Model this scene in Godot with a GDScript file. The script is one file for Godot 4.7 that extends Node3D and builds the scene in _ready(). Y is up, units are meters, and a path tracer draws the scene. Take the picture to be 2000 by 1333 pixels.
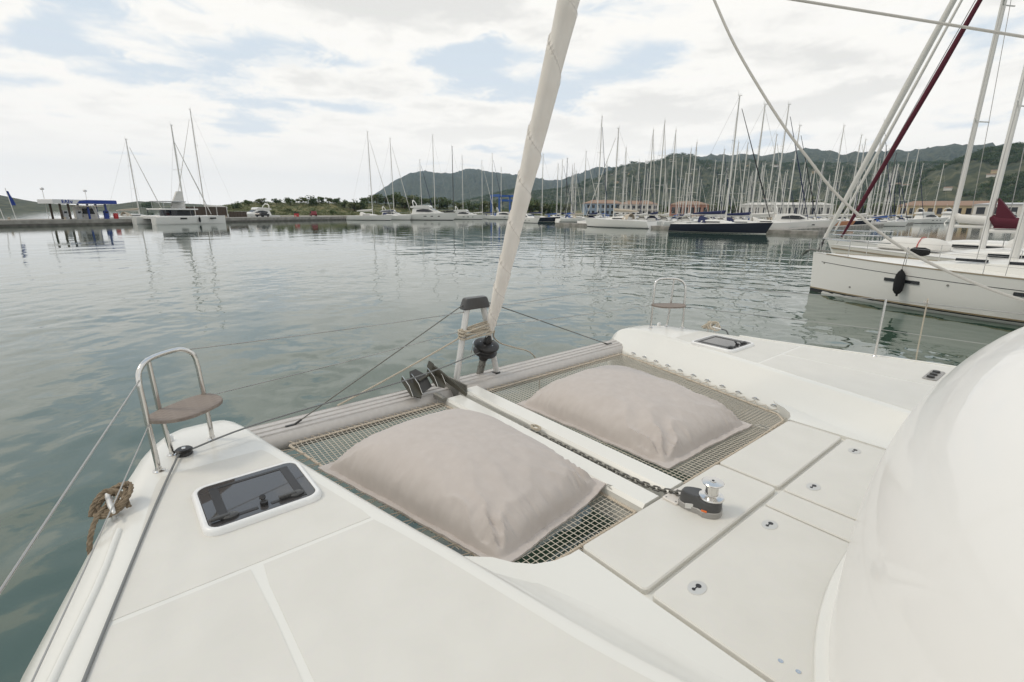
extends Node3D
# Bow deck of a moored catamaran in a marina. Metres, y up; the boat's bow points to -z, starboard is +x, water at y = 0.

class MB:
	# collects triangles wound counter-clockwise seen from outside; commit() smooths across edges flatter than the crease
	var p := PackedVector3Array()
	func tri(a: Vector3, b: Vector3, c: Vector3) -> void:
		p.push_back(a); p.push_back(b); p.push_back(c)
	func quad(a: Vector3, b: Vector3, c: Vector3, d: Vector3) -> void:
		tri(a, b, c); tri(a, c, d)
	func fix(from: int) -> void:
		var vol := 0.0
		var o := p[from]
		for i in range(from, p.size(), 3):
			vol += (p[i] - o).dot((p[i + 1] - o).cross(p[i + 2] - o))
		if vol < 0.0:
			for i in range(from, p.size(), 3):
				var t := p[i + 1]
				p[i + 1] = p[i + 2]
				p[i + 2] = t
	func loft(rings: Array, closed := true, caps := true, loop := false) -> void:
		var from := p.size()
		var n: int = rings[0].size()
		var m: int = rings.size()
		for r in (m if loop else m - 1):
			var A: PackedVector3Array = rings[r]
			var B: PackedVector3Array = rings[(r + 1) % m]
			for i in (n if closed else n - 1):
				var j := (i + 1) % n
				quad(A[i], A[j], B[j], B[i])
		if caps and not loop and closed:
			for e in [0, m - 1]:
				var A: PackedVector3Array = rings[e]
				var c := Vector3.ZERO
				for q in A: c += q
				c /= n
				for i in n:
					if e == 0: tri(c, A[(i + 1) % n], A[i])
					else: tri(c, A[i], A[(i + 1) % n])
		fix(from)
	func sheet(rows: Array, up := true) -> void:
		for r in rows.size() - 1:
			var A: PackedVector3Array = rows[r]
			var B: PackedVector3Array = rows[r + 1]
			for i in A.size() - 1:
				if up: quad(A[i], B[i], B[i + 1], A[i + 1])
				else: quad(A[i], A[i + 1], B[i + 1], B[i])
	func tube(path: Array, r, sides := 8, flat := 1.0, loop := false) -> void:
		var rings := []
		var n := path.size()
		var ref := Vector3.UP
		var last := Vector3.ZERO
		for i in n:
			var a: Vector3 = path[(i - 1 + n) % n] if (loop or i > 0) else path[0]
			var b: Vector3 = path[(i + 1) % n] if (loop or i < n - 1) else path[n - 1]
			var d: Vector3 = (b - a).normalized()
			if i == 0:
				ref = Vector3.UP if absf(d.y) < 0.9 else Vector3.RIGHT
				last = (ref - d * ref.dot(d)).normalized()
			else:
				last = (last - d * last.dot(d)).normalized()
			var s := d.cross(last)
			var rad: float = r[i] if r is Array else r
			var ring := PackedVector3Array()
			for k in sides:
				var t := TAU * k / sides
				ring.push_back(path[i] + (last * cos(t) * flat + s * sin(t)) * rad)
			rings.push_back(ring)
		loft(rings, true, true, loop)
	func box(c: Vector3, s: Vector3, b := Basis.IDENTITY) -> void:
		bev(c, s, 0.0, b)
	func bev(c: Vector3, s: Vector3, e: float, b := Basis.IDENTITY) -> void:
		# box with chamfered upright edges and top
		var h := s * 0.5
		var o := [Vector2(-h.x, -h.z), Vector2(h.x, -h.z), Vector2(h.x, h.z), Vector2(-h.x, h.z)]
		prism(PackedVector2Array(o), -h.y, h.y, e, Transform3D(b, c))
	func prism(poly: PackedVector2Array, y0: float, y1: float, e := 0.0, t := Transform3D.IDENTITY) -> void:
		var from := p.size()
		var tops: Array = [poly]
		if e > 0.0:
			var ins := Geometry2D.offset_polygon(poly, -e, Geometry2D.JOIN_MITER)
			if ins.size() == 1 and ins[0].size() == poly.size():
				# line the inner outline up with the outer one
				var best := 0
				for k in poly.size():
					if ins[0][k].distance_to(poly[0]) < ins[0][best].distance_to(poly[0]): best = k
				var q := PackedVector2Array()
				for k in poly.size(): q.push_back(ins[0][(best + k) % poly.size()])
				if q.size() > 1 and q[1].distance_to(poly[1]) > e * 4.0:
					q.clear()
					for k in poly.size(): q.push_back(ins[0][(best - k + poly.size()) % poly.size()])
				tops.push_back(q)
		var lev := [y0, y1] if tops.size() == 1 else [y0, y1 - e, y1]
		var outl := [poly, poly] if tops.size() == 1 else [poly, poly, tops[1]]
		var n := poly.size()
		for r in lev.size() - 1:
			for i in n:
				var j := (i + 1) % n
				var a: Vector2 = outl[r][i]
				var b: Vector2 = outl[r][j]
				var c: Vector2 = outl[r + 1][j]
				var d: Vector2 = outl[r + 1][i]
				quad(t * Vector3(a.x, lev[r], a.y), t * Vector3(b.x, lev[r], b.y), t * Vector3(c.x, lev[r + 1], c.y), t * Vector3(d.x, lev[r + 1], d.y))
		var ids := Geometry2D.triangulate_polygon(outl[-1])
		var area := 0.0
		for i in n: area += poly[i].cross(poly[(i + 1) % n])
		for i in range(0, ids.size(), 3):
			var a: Vector2 = outl[-1][ids[i]]
			var b: Vector2 = outl[-1][ids[i + 1]]
			var c: Vector2 = outl[-1][ids[i + 2]]
			if ((b - a).cross(c - a) > 0) != (area > 0):
				var w := b
				b = c
				c = w
			tri(t * Vector3(a.x, lev[-1], a.y), t * Vector3(b.x, lev[-1], b.y), t * Vector3(c.x, lev[-1], c.y))
			a = poly[ids[i]]; b = poly[ids[i + 1]]; c = poly[ids[i + 2]]
			if ((b - a).cross(c - a) > 0) != (area > 0):
				var w2 := b
				b = c
				c = w2
			tri(t * Vector3(a.x, y0, a.y), t * Vector3(c.x, y0, c.y), t * Vector3(b.x, y0, b.y))
		fix(from)
	func lathe(prof: Array, segs := 20, t := Transform3D.IDENTITY) -> void:
		# prof: Vector2(radius, height) from bottom to top
		var rings := []
		for q in prof:
			var ring := PackedVector3Array()
			for k in segs:
				var a := TAU * k / segs
				ring.push_back(t * Vector3(cos(a) * maxf(q.x, 0.0002), q.y, sin(a) * maxf(q.x, 0.0002)))
			rings.push_back(ring)
		loft(rings)
	func commit(crease := 40.0) -> ArrayMesh:
		var nt := p.size() / 3
		var fn := PackedVector3Array()
		fn.resize(nt)
		var bucket := {}
		var id := PackedInt32Array()
		id.resize(p.size())
		var lists := []
		for i in nt:
			fn[i] = (p[3 * i + 1] - p[3 * i]).cross(p[3 * i + 2] - p[3 * i])
			for k in 3:
				var key := Vector3i((p[3 * i + k] * 5000.0).round())
				var at: int = bucket.get(key, -1)
				if at < 0:
					at = lists.size()
					bucket[key] = at
					lists.push_back(PackedInt32Array())
				id[3 * i + k] = at
				lists[at].push_back(i)
		var lim := cos(deg_to_rad(crease))
		var un := PackedVector3Array()
		un.resize(nt)
		for i in nt: un[i] = fn[i].normalized()
		var V := PackedVector3Array()
		var N := PackedVector3Array()
		V.resize(p.size()); N.resize(p.size())
		for i in nt:
			for k in 3:
				var s := Vector3.ZERO
				for q in lists[id[3 * i + k]]:
					if un[q].dot(un[i]) > lim: s += fn[q]
				var w := 3 * i + (2 - k)   # clockwise for the engine
				V[w] = p[3 * i + k]
				N[w] = s.normalized() if s.length() > 1e-12 else Vector3.UP
		var arr := []
		arr.resize(Mesh.ARRAY_MAX)
		arr[Mesh.ARRAY_VERTEX] = V
		arr[Mesh.ARRAY_NORMAL] = N
		var me := ArrayMesh.new()
		me.add_surface_from_arrays(Mesh.PRIMITIVE_TRIANGLES, arr)
		return me

var M := {}
var used := {}
var rng := RandomNumberGenerator.new()
var boat: Node3D

func numbered(called: String) -> String:
	used[called] = used.get(called, 0) + 1
	return called if used[called] == 1 else "%s_%03d" % [called, used[called] - 1]

func thing(called: String, label: String, category: String, at := Vector3.ZERO, turn := 0.0, group := "") -> Node3D:
	var o := Node3D.new()
	o.name = numbered(called)
	add_child(o)
	o.position = at
	o.rotation.y = turn
	tag(o, label, category, group)
	return o

func tag(o: Node3D, label: String, category: String, group := "") -> Node3D:
	o.set_meta("label", label)
	o.set_meta("category", category)
	if group: o.set_meta("group", group)
	return o

func part(called: String, me: Mesh, m: Material, parent: Node3D) -> MeshInstance3D:
	var o := MeshInstance3D.new()
	o.name = called
	o.mesh = me
	o.material_override = m
	parent.add_child(o, true)
	return o

func holder(called: String, parent: Node3D) -> Node3D:
	var o := Node3D.new()
	o.name = called
	parent.add_child(o, true)
	return o

func ground(called: String, me: Mesh, m: Material) -> MeshInstance3D:
	var o := part(called, me, m, self)
	o.set_meta("kind", "structure")
	return o

func rr(x0: float, x1: float, z0: float, z1: float, r: float, n := 5) -> PackedVector2Array:
	# rounded rectangle
	var q := PackedVector2Array()
	for c in [[x1 - r, z1 - r, 0], [x0 + r, z1 - r, 1], [x0 + r, z0 + r, 2], [x1 - r, z0 + r, 3]]:
		for k in n + 1:
			var a: float = (c[2] + float(k) / n) * PI / 2
			q.push_back(Vector2(c[0] + r * cos(a), c[1] + r * sin(a)))
	return q

func lin(tab: Array, x: float) -> float:
	# piecewise linear table [[x, y], ...] with x rising
	if x <= tab[0][0]: return tab[0][1]
	for i in tab.size() - 1:
		if x <= tab[i + 1][0]:
			return lerpf(tab[i][1], tab[i + 1][1], (x - tab[i][0]) / (tab[i + 1][0] - tab[i][0]))
	return tab[-1][1]

func smooth_path(pts: Array, per := 8, loop := false) -> Array:
	var out := []
	var n := pts.size()
	for i in (n if loop else n - 1):
		var a: Vector3 = pts[(i - 1 + n) % n] if (loop or i > 0) else pts[0] * 2.0 - pts[1]
		var b: Vector3 = pts[i]
		var c: Vector3 = pts[(i + 1) % n]
		var d: Vector3 = pts[(i + 2) % n] if (loop or i < n - 2) else pts[n - 1] * 2.0 - pts[n - 2]
		for k in per: out.push_back(b.cubic_interpolate(c, a, d, float(k) / per))
	if not loop: out.push_back(pts[n - 1])
	return out

func sagging(a: Vector3, b: Vector3, sag: float, n := 14) -> Array:
	var out := []
	for i in n + 1:
		var t := float(i) / n
		out.push_back(a.lerp(b, t) - Vector3(0, 4.0 * sag * t * (1 - t), 0))
	return out

func rope_mesh(path: Array, r: float, pitch := 0.0) -> ArrayMesh:
	# three strands laid round one another
	var mb := MB.new()
	if pitch <= 0.0: pitch = r * 7.0
	var dense := []
	var step := pitch / 9.0
	var acc := 0.0
	for i in path.size() - 1:
		var L: float = path[i].distance_to(path[i + 1])
		while acc < L:
			dense.push_back(path[i].lerp(path[i + 1], acc / L))
			acc += step
		acc -= L
	var n := dense.size()
	for s in 3:
		var q := []
		var last := Vector3.ZERO
		for i in n:
			var d: Vector3 = (dense[mini(i + 1, n - 1)] - dense[maxi(i - 1, 0)]).normalized()
			if i == 0: last = d.cross(Vector3.UP if absf(d.y) < 0.9 else Vector3.RIGHT).normalized()
			last = (last - d * last.dot(d)).normalized()
			var t := TAU * (s / 3.0 + i / 9.0)
			q.push_back(dense[i] + (last * cos(t) + d.cross(last) * sin(t)) * r * 0.5)
		mb.tube(q, r * 0.56, 6)
	return mb.commit(60)

func one_tube(path: Array, r, sides := 8) -> ArrayMesh:
	var mb := MB.new()
	mb.tube(path, r, sides)
	return mb.commit(60)

func mat(called: String, c: Color, rough := 0.6, metal := 0.0) -> StandardMaterial3D:
	# c holds linear base colours
	var m := StandardMaterial3D.new()
	m.resource_name = called
	m.albedo_color = c.linear_to_srgb()
	m.roughness = rough
	m.metallic = metal
	M[called] = m
	return m

func noise_tex(freq: float, octaves: int, size := 512, normal := false, strength := 4.0, sd := 1, ramp: Gradient = null, kind := FastNoiseLite.TYPE_SIMPLEX_SMOOTH) -> NoiseTexture2D:
	var n := FastNoiseLite.new()
	n.noise_type = kind
	n.frequency = freq
	n.fractal_octaves = octaves
	n.seed = sd
	var t := NoiseTexture2D.new()
	t.width = size
	t.height = size
	t.seamless = true
	t.noise = n
	t.as_normal_map = normal
	t.bump_strength = strength
	if ramp: t.color_ramp = ramp
	return t

func ramp2(a: Color, b: Color, mid := -1.0) -> Gradient:
	var g := Gradient.new()
	g.set_color(0, a.linear_to_srgb())
	g.set_color(1, b.linear_to_srgb())
	if mid > 0:
		g.set_offset(0, 0.5 - mid)
		g.set_offset(1, 0.5 + mid)
	return g

func patchy(m: StandardMaterial3D, a: Color, b: Color, scale: float, sd: int, bump := 0.0, mid := 0.3, octaves := 5) -> StandardMaterial3D:
	m.albedo_color = Color.WHITE
	m.albedo_texture = noise_tex(0.012, octaves, 512, false, 1, sd, ramp2(a, b, mid))
	m.uv1_triplanar = true
	m.uv1_world_triplanar = true
	m.uv1_scale = Vector3.ONE * scale
	if bump > 0:
		m.normal_enabled = true
		m.normal_texture = noise_tex(0.05, 4, 512, true, bump, sd + 7)
	return m

func materials() -> void:
	# gelcoat is white paint with a faint warm cast
	var g := mat("gelcoat", Color(0.735, 0.725, 0.68), 0.28)
	g.clearcoat_enabled = true
	g.clearcoat = 0.3
	g.clearcoat_roughness = 0.08
	var c := mat("roof_gelcoat", Color(0.81, 0.795, 0.765), 0.5)
	c.clearcoat_enabled = true
	c.clearcoat = 0.5
	c.clearcoat_roughness = 0.02
	var ns := mat("nonskid", Color(0.72, 0.71, 0.665), 0.62)
	patchy(ns, Color(0.65, 0.635, 0.59), Color(0.68, 0.665, 0.62), 0.42, 11, 0.0, 0.4)
	var t := mat("taupe_cloth", Color(0.5, 0.45, 0.42), 0.92)
	patchy(t, Color(0.475, 0.43, 0.40), Color(0.515, 0.47, 0.44), 1.7, 21, 0.0, 0.45)
	t.rim_enabled = true
	t.rim = 0.25
	var s := mat("sail_cloth", Color(0.70, 0.665, 0.62), 0.85)
	patchy(s, Color(0.74, 0.695, 0.64), Color(0.79, 0.75, 0.70), 0.7, 31, 0.0, 0.3)
	mat("seam_thread", Color(0.47, 0.44, 0.41), 0.9)
	mat("steel", Color(0.70, 0.685, 0.66), 0.18, 1.0)
	mat("satin_steel", Color(0.66, 0.645, 0.61), 0.5, 0.6)
	mat("alloy", Color(0.70, 0.695, 0.68), 0.45, 0.35)
	var bm := mat("beam_alloy", Color(0.50, 0.475, 0.45), 0.5, 0.25)
	patchy(bm, Color(0.50, 0.47, 0.44), Color(0.56, 0.53, 0.50), 2.6, 33, 0.0, 0.35)
	mat("galvanised", Color(0.26, 0.255, 0.235), 0.55, 0.65)
	mat("anchor_steel", Color(0.095, 0.09, 0.072), 0.5, 0.4)
	mat("chain_steel", Color(0.17, 0.165, 0.15), 0.55, 0.6)
	mat("black_plastic", Color(0.022, 0.021, 0.021), 0.42)
	mat("dark_plastic", Color(0.06, 0.06, 0.06), 0.38)
	mat("grey_plastic", Color(0.30, 0.29, 0.275), 0.4)
	mat("orange_mark", Color(0.75, 0.16, 0.03), 0.5)
	mat("smoked_acrylic", Color(0.06, 0.057, 0.057), 0.03).metallic_specular = 0.72
	mat("white_plastic", Color(0.78, 0.78, 0.77), 0.3)
	mat("beige_plate", Color(0.66, 0.62, 0.57), 0.45)
	mat("net_cord", Color(0.62, 0.57, 0.49), 0.9)
	mat("lashing", Color(0.56, 0.49, 0.40), 0.9)
	mat("beige_rope", Color(0.51, 0.455, 0.37), 0.92)
	var br := mat("brown_rope", Color(0.22, 0.17, 0.115), 0.95)
	patchy(br, Color(0.15, 0.115, 0.075), Color(0.30, 0.235, 0.165), 6.0, 41)
	mat("grey_rope", Color(0.20, 0.205, 0.205), 0.85)
	mat("pale_rope", Color(0.50, 0.485, 0.45), 0.85)
	mat("wire", Color(0.42, 0.41, 0.39), 0.35, 0.8)
	mat("dark_wire", Color(0.17, 0.165, 0.15), 0.45, 0.4)
	var w := mat("weathered_teak", Color(0.23, 0.19, 0.165), 0.7)
	patchy(w, Color(0.19, 0.155, 0.135), Color(0.285, 0.24, 0.205), 3.0, 51)
	w.uv1_scale = Vector3(3, 3, 22)
	mat("hull_white", Color(0.74, 0.73, 0.70), 0.25)
	mat("hull_cream", Color(0.66, 0.64, 0.58), 0.28)
	mat("hull_grey", Color(0.36, 0.37, 0.38), 0.3)
	mat("hull_navy", Color(0.012, 0.015, 0.028), 0.16)
	mat("hull_blue", Color(0.03, 0.07, 0.16), 0.2)
	mat("hull_orange", Color(0.50, 0.23, 0.12), 0.4)
	mat("deck_white", Color(0.70, 0.69, 0.66), 0.5)
	mat("antifoul", Color(0.03, 0.032, 0.035), 0.6)
	mat("gold_stripe", Color(0.28, 0.22, 0.13), 0.5)
	mat("window_dark", Color(0.02, 0.022, 0.025), 0.08)
	mat("mast_alloy", Color(0.66, 0.65, 0.62), 0.45, 0.0)
	mat("mast_white", Color(0.72, 0.71, 0.68), 0.45)
	mat("mast_black", Color(0.03, 0.03, 0.032), 0.4)
	mat("cover_navy", Color(0.018, 0.024, 0.075), 0.9)
	mat("cover_blue", Color(0.03, 0.09, 0.30), 0.85)
	mat("cover_white", Color(0.66, 0.645, 0.61), 0.85)
	mat("cover_beige", Color(0.46, 0.40, 0.32), 0.9)
	mat("cover_maroon", Color(0.085, 0.012, 0.024), 0.9)
	mat("cover_black", Color(0.022, 0.022, 0.026), 0.9)
	mat("fender_cloth", Color(0.010, 0.010, 0.011), 0.95)
	mat("teak_rail", Color(0.30, 0.25, 0.18), 0.6)
	mat("varnish", Color(0.35, 0.15, 0.05), 0.3)
	var q := mat("concrete", Color(0.3, 0.29, 0.27), 0.9)
	patchy(q, Color(0.20, 0.19, 0.17), Color(0.34, 0.325, 0.295), 0.12, 61, 0.0, 0.3)
	var qd := mat("wet_concrete", Color(0.1, 0.095, 0.08), 0.7)
	patchy(qd, Color(0.05, 0.047, 0.04), Color(0.15, 0.14, 0.12), 0.12, 62, 0.0, 0.3)
	mat("sign_blue", Color(0.015, 0.045, 0.26), 0.4)
	mat("sign_white", Color(0.66, 0.66, 0.66), 0.4)
	mat("lamp_glass", Color(0.5, 0.5, 0.5), 0.3)
	mat("pump_red", Color(0.45, 0.03, 0.03), 0.4)
	mat("car_dark", Color(0.025, 0.025, 0.03), 0.2)
	mat("car_red", Color(0.16, 0.012, 0.02), 0.25)
	mat("car_white", Color(0.6, 0.6, 0.6), 0.25)
	mat("tyre", Color(0.015, 0.015, 0.015), 0.9)
	mat("brown_fence", Color(0.075, 0.055, 0.04), 0.85)
	mat("wall_white", Color(0.62, 0.60, 0.56), 0.85)
	mat("wall_blue", Color(0.26, 0.34, 0.43), 0.85)
	mat("wall_orange", Color(0.40, 0.20, 0.14), 0.85)
	mat("wall_yellow", Color(0.50, 0.40, 0.25), 0.85)
	var rf := mat("roof_tile", Color(0.42, 0.22, 0.12), 0.85)
	patchy(rf, Color(0.24, 0.15, 0.10), Color(0.34, 0.23, 0.165), 0.6, 71)
	mat("steel_blue", Color(0.02, 0.09, 0.32), 0.5)
	mat("bark", Color(0.06, 0.045, 0.03), 0.95)
	for k in 3:
		var lf := mat("leaf_%d" % k, [Color(0.040, 0.062, 0.020), Color(0.060, 0.085, 0.028), Color(0.085, 0.095, 0.035)][k], 0.8)
		lf.backlight_enabled = true
		lf.backlight = Color(0.25, 0.3, 0.15)
	var hl := mat("hill_scrub", Color(0.05, 0.06, 0.03), 1.0)
	patchy(hl, Color(0.022, 0.032, 0.014), Color(0.105, 0.105, 0.055), 0.006, 81, 0.0, 0.2, 7)
	var gr := mat("bank_grass", Color(0.1, 0.11, 0.05), 1.0)
	patchy(gr, Color(0.055, 0.075, 0.022), Color(0.19, 0.165, 0.075), 0.03, 85, 0.0, 0.25, 6)
	var yd := mat("yard_gravel", Color(0.3, 0.28, 0.25), 1.0)
	patchy(yd, Color(0.22, 0.205, 0.18), Color(0.38, 0.36, 0.32), 0.05, 87)
	# sea water: dark green body, mirror-smooth skin
	var wa := mat("sea_water", Color(0.042, 0.078, 0.054), 0.02)
	wa.metallic_specular = 0.7
	wa.uv1_triplanar = true
	wa.uv1_world_triplanar = true
	wa.uv1_scale = Vector3.ONE * 0.16
	wa.normal_enabled = true
	wa.normal_scale = 0.06
	wa.normal_texture = noise_tex(0.011, 4, 1024, true, 5.0, 91)

func sky_image() -> Image:
	var W := 3584
	var Hh := 1792
	var n := FastNoiseLite.new()
	n.seed = 1207
	n.noise_type = FastNoiseLite.TYPE_SIMPLEX_SMOOTH
	n.frequency = 0.30
	n.fractal_octaves = 6
	n.fractal_gain = 0.52
	n.domain_warp_enabled = true
	n.domain_warp_amplitude = 1.1
	n.domain_warp_frequency = 0.35
	n.domain_warp_fractal_octaves = 3
	var big := FastNoiseLite.new()
	big.seed = 15
	big.frequency = 0.16
	big.fractal_octaves = 3
	var data := PackedByteArray()
	data.resize(W * Hh * 3)
	# openings in the cloud deck: azimuth, elevation, half-width, half-height (degrees), strength
	var holes := [[16.8, 13.5, 9.8, 2.6, 1.0], [8.8, 11.2, 5.1, 1.6, 0.80], [-0.9, 13.0, 1.9, 1.2, 0.70], [35.5, 15.5, 3.8, 1.7, 0.50], [54.0, 14.9, 5.4, 1.6, 0.85], [46.4, 10.9, 4.3, 1.7, 0.60], [30.1, 12.0, 8.7, 1.1, 0.55], [80.1, 12.5, 3.2, 2.1, 0.55], [-2.3, 9.9, 2.8, 0.8, 0.30], [63.3, 16.3, 3.0, 1.0, 0.35], [23.2, 9.9, 6.3, 0.8, 0.30],
		[120.0, 14.0, 12.0, 5.0, 0.8], [165.0, 25.0, 14.0, 7.0, 0.8], [215.0, 15.0, 12.0, 5.0, 0.8], [262.0, 30.0, 16.0, 8.0, 0.8], [300.0, 13.0, 10.0, 4.0, 0.8], [332.0, 34.0, 14.0, 8.0, 0.7], [60.0, 42.0, 16.0, 8.0, 0.7]]
	for y in Hh:
		var el := PI * (0.5 - (y + 0.5) / Hh)
		var sy := sin(el)
		var cy := cos(el)
		var de := rad_to_deg(el)
		for x in W:
			var c: Color
			if el <= 0.0:
				c = Color(0.60, 0.63, 0.62)
			else:
				var a := TAU * (x + 0.5) / W
				var s := 1.0 / (sy + 0.055)
				var px := sin(a) * cy * s
				var pz := -cos(a) * cy * s
				var d := n.get_noise_2d(px * 1.25, pz * 1.25)
				var b := big.get_noise_2d(px, pz)
				var fine := n.get_noise_2d(px * 3.6 + 17.0, pz * 3.6)
				var cover := 0.50 - 0.24 * smoothstep(15.0, 32.0, de) + d * 1.05 + b * 0.3 + 0.40 * fine
				var da := rad_to_deg(a)
				var hole := 0.0
				for h in holes:
					var dx: float = absf(fposmod(da - h[0] + 180.0, 360.0) - 180.0) / h[2]
					var dy: float = (de - h[1]) / h[3]
					var q := dx * dx + dy * dy
					if q < 5.0: hole += h[4] * exp(-q)
				cover -= hole * 0.78
				cover = lerpf(cover, 0.75, exp(-de / 2.6))
				var k := smoothstep(-0.10, 0.26, cover)
				var air := Color(0.53, 0.61, 0.695).lerp(Color(0.40, 0.50, 0.63), smoothstep(15.0, 50.0, de)).lerp(Color(0.93, 0.92, 0.90), exp(-de / 6.5))
				# thick cloud is a little greyer than its thin bright rim
				var thick := smoothstep(0.30, 1.0, cover + 0.55 * fine + 0.25 * d)
				var cl := Color(0.81, 0.805, 0.785).lerp(Color(0.60, 0.605, 0.60), thick * smoothstep(2.0, 12.0, de) * 0.8)
				cl = cl.lerp(Color(0.97, 0.945, 0.91), exp(-de / 7.0))
				c = air.lerp(cl, k)
			c = c * Color(1.0, 0.99, 0.972)
			var o := (y * W + x) * 3
			data[o] = int(255.0 * pow(c.r, 0.4545))
			data[o + 1] = int(255.0 * pow(c.g, 0.4545))
			data[o + 2] = int(255.0 * pow(c.b, 0.4545))
	return Image.create_from_data(W, Hh, false, Image.FORMAT_RGB8, data)

func water() -> void:
	var ax := []
	# grid lines close together by the boat, wider and wider away from it
	for sgn in [-1, 1]:
		var v := 0.0
		var st := 0.125
		var side := []
		while v < 5200.0:
			v += st
			if v > 12.0: st *= 1.012 if v < 70.0 else 1.05
			side.push_back(v * sgn)
		if sgn < 0: side.reverse()
		else: side.push_front(0.0)
		ax.append_array(side)
	var nx := ax.size()
	var n1 := FastNoiseLite.new()
	n1.seed = 3
	n1.frequency = 0.42
	n1.fractal_octaves = 2
	var n2 := FastNoiseLite.new()
	n2.seed = 9
	n2.frequency = 0.07
	n2.fractal_octaves = 2
	var V := PackedVector3Array()
	var I := PackedInt32Array()
	V.resize(nx * nx)
	var cx := 12.0
	var cz := -12.0
	for j in nx:
		var z: float = ax[j] + cz
		var dz: float = ax[mini(j + 1, nx - 1)] - ax[maxi(j - 1, 0)]
		for i in nx:
			var x: float = ax[i] + cx
			var gap := 0.5 * maxf(dz, ax[mini(i + 1, nx - 1)] - ax[maxi(i - 1, 0)])
			var h := 0.0
			if gap < 1.6:
				var patch := n2.get_noise_2d(x, z)
				var f := clampf(1.6 - gap / 0.8, 0.0, 1.0)
				var w := n2.get_noise_2d(x * 0.6 + 70.0, z * 0.6)
				var ph := x * 0.79 - z * 0.61
				# ripples that run in from the harbour, stronger to starboard
				var ripple := smoothstep(0.0, 26.0, x + 0.25 * z + 14.0 * patch)
				h += f * ripple * 0.0065 * (1.0 - pow(absf(sin(ph * 1.22 + 4.0 * w + 0.35 * sin(x * 0.3 + z * 0.5))), 0.7) * 1.4)
				h += f * ripple * 0.004 * sin(2.9 * ph + 5.0 * w + x * 0.7)
				h += clampf(1.4 - gap / 0.35, 0.0, 1.0) * 0.024 * (0.7 + 0.6 * patch) * n1.get_noise_2d(x * 1.25, z * 1.25 + 0.5 * x)
				h += clampf(1.4 - gap / 0.3, 0.0, 1.0) * 0.009 * (0.8 + 0.8 * patch) * n1.get_noise_2d(x * 3.6 + 11.0, z * 3.2 - x * 0.8)
				h += f * 0.016 * n1.get_noise_2d(x * 0.32 + 30.0, z * 0.42)
			V[j * nx + i] = Vector3(x, h, z)
	for j in nx - 1:
		for i in nx - 1:
			var a := j * nx + i
			I.append_array([a, a + 1, a + nx, a + 1, a + nx + 1, a + nx])
	var N := PackedVector3Array()
	N.resize(nx * nx)
	for j in nx:
		for i in nx:
			var a := V[j * nx + maxi(i - 1, 0)]
			var b := V[j * nx + mini(i + 1, nx - 1)]
			var c := V[maxi(j - 1, 0) * nx + i]
			var d := V[mini(j + 1, nx - 1) * nx + i]
			N[j * nx + i] = (d - c).cross(b - a).normalized()
	var arr := []
	arr.resize(Mesh.ARRAY_MAX)
	arr[Mesh.ARRAY_VERTEX] = V
	arr[Mesh.ARRAY_NORMAL] = N
	arr[Mesh.ARRAY_INDEX] = I
	var me := ArrayMesh.new()
	me.add_surface_from_arrays(Mesh.PRIMITIVE_TRIANGLES, arr)
	ground("water", me, M.sea_water)

const MID := 3.1      # the catamaran's centre line
const DECK := 1.5     # bridge deck
const SIDE := 1.715   # side decks on the two hulls

# plan of the port hull: [z, x]
const OUTER := [[-4.62, 0.30], [-4.5, 0.16], [-4.29, 0.02], [-3.7, -0.17], [-3.16, -0.30], [-2.68, -0.42], [-2.34, -0.51], [-1.57, -0.66], [-0.9, -0.79], [0.0, -0.92], [3.0, -1.0], [6.5, -0.9]]
const RIDGE := [[-4.62, 0.34], [-4.4, 0.26], [-4.0, 0.12], [-3.2, -0.07], [-2.57, -0.19], [-1.57, -0.45], [-0.9, -0.62], [0.0, -0.76], [3.0, -0.85], [6.5, -0.75]]
const INNER := [[-4.62, 0.44], [-4.4, 0.52], [-4.0, 0.59], [-3.62, 0.652], [-2.9, 0.81], [-2.085, 0.99], [-1.73, 1.08], [-1.5, 1.13], [-0.95, 1.25], [-0.58, 1.36], [0.0, 1.45], [6.5, 1.45]]
const FOOT := [[-4.62, 0.46], [-4.4, 0.72], [-3.94, 0.94], [-3.49, 1.01], [-2.61, 1.20], [-1.7, 1.40], [-1.5, 1.46], [-0.9, 1.62], [0.0, 1.75], [6.5, 1.75]]
const DECKLINE := [[-4.66, 1.30], [-4.60, 1.46], [-4.5, 1.565], [-4.35, 1.645], [-4.15, 1.69], [-3.9, 1.715], [6.5, 1.715]]

func foot(z: float, mirror: bool) -> float:
	# the port hull's inner side is steeper than the starboard one
	if mirror: return lin(FOOT, z)
	return lerpf(minf(lin(FOOT, z), lin(INNER, z) + 0.08), lin(FOOT, z), smoothstep(-1.95, -1.5, z))

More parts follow.
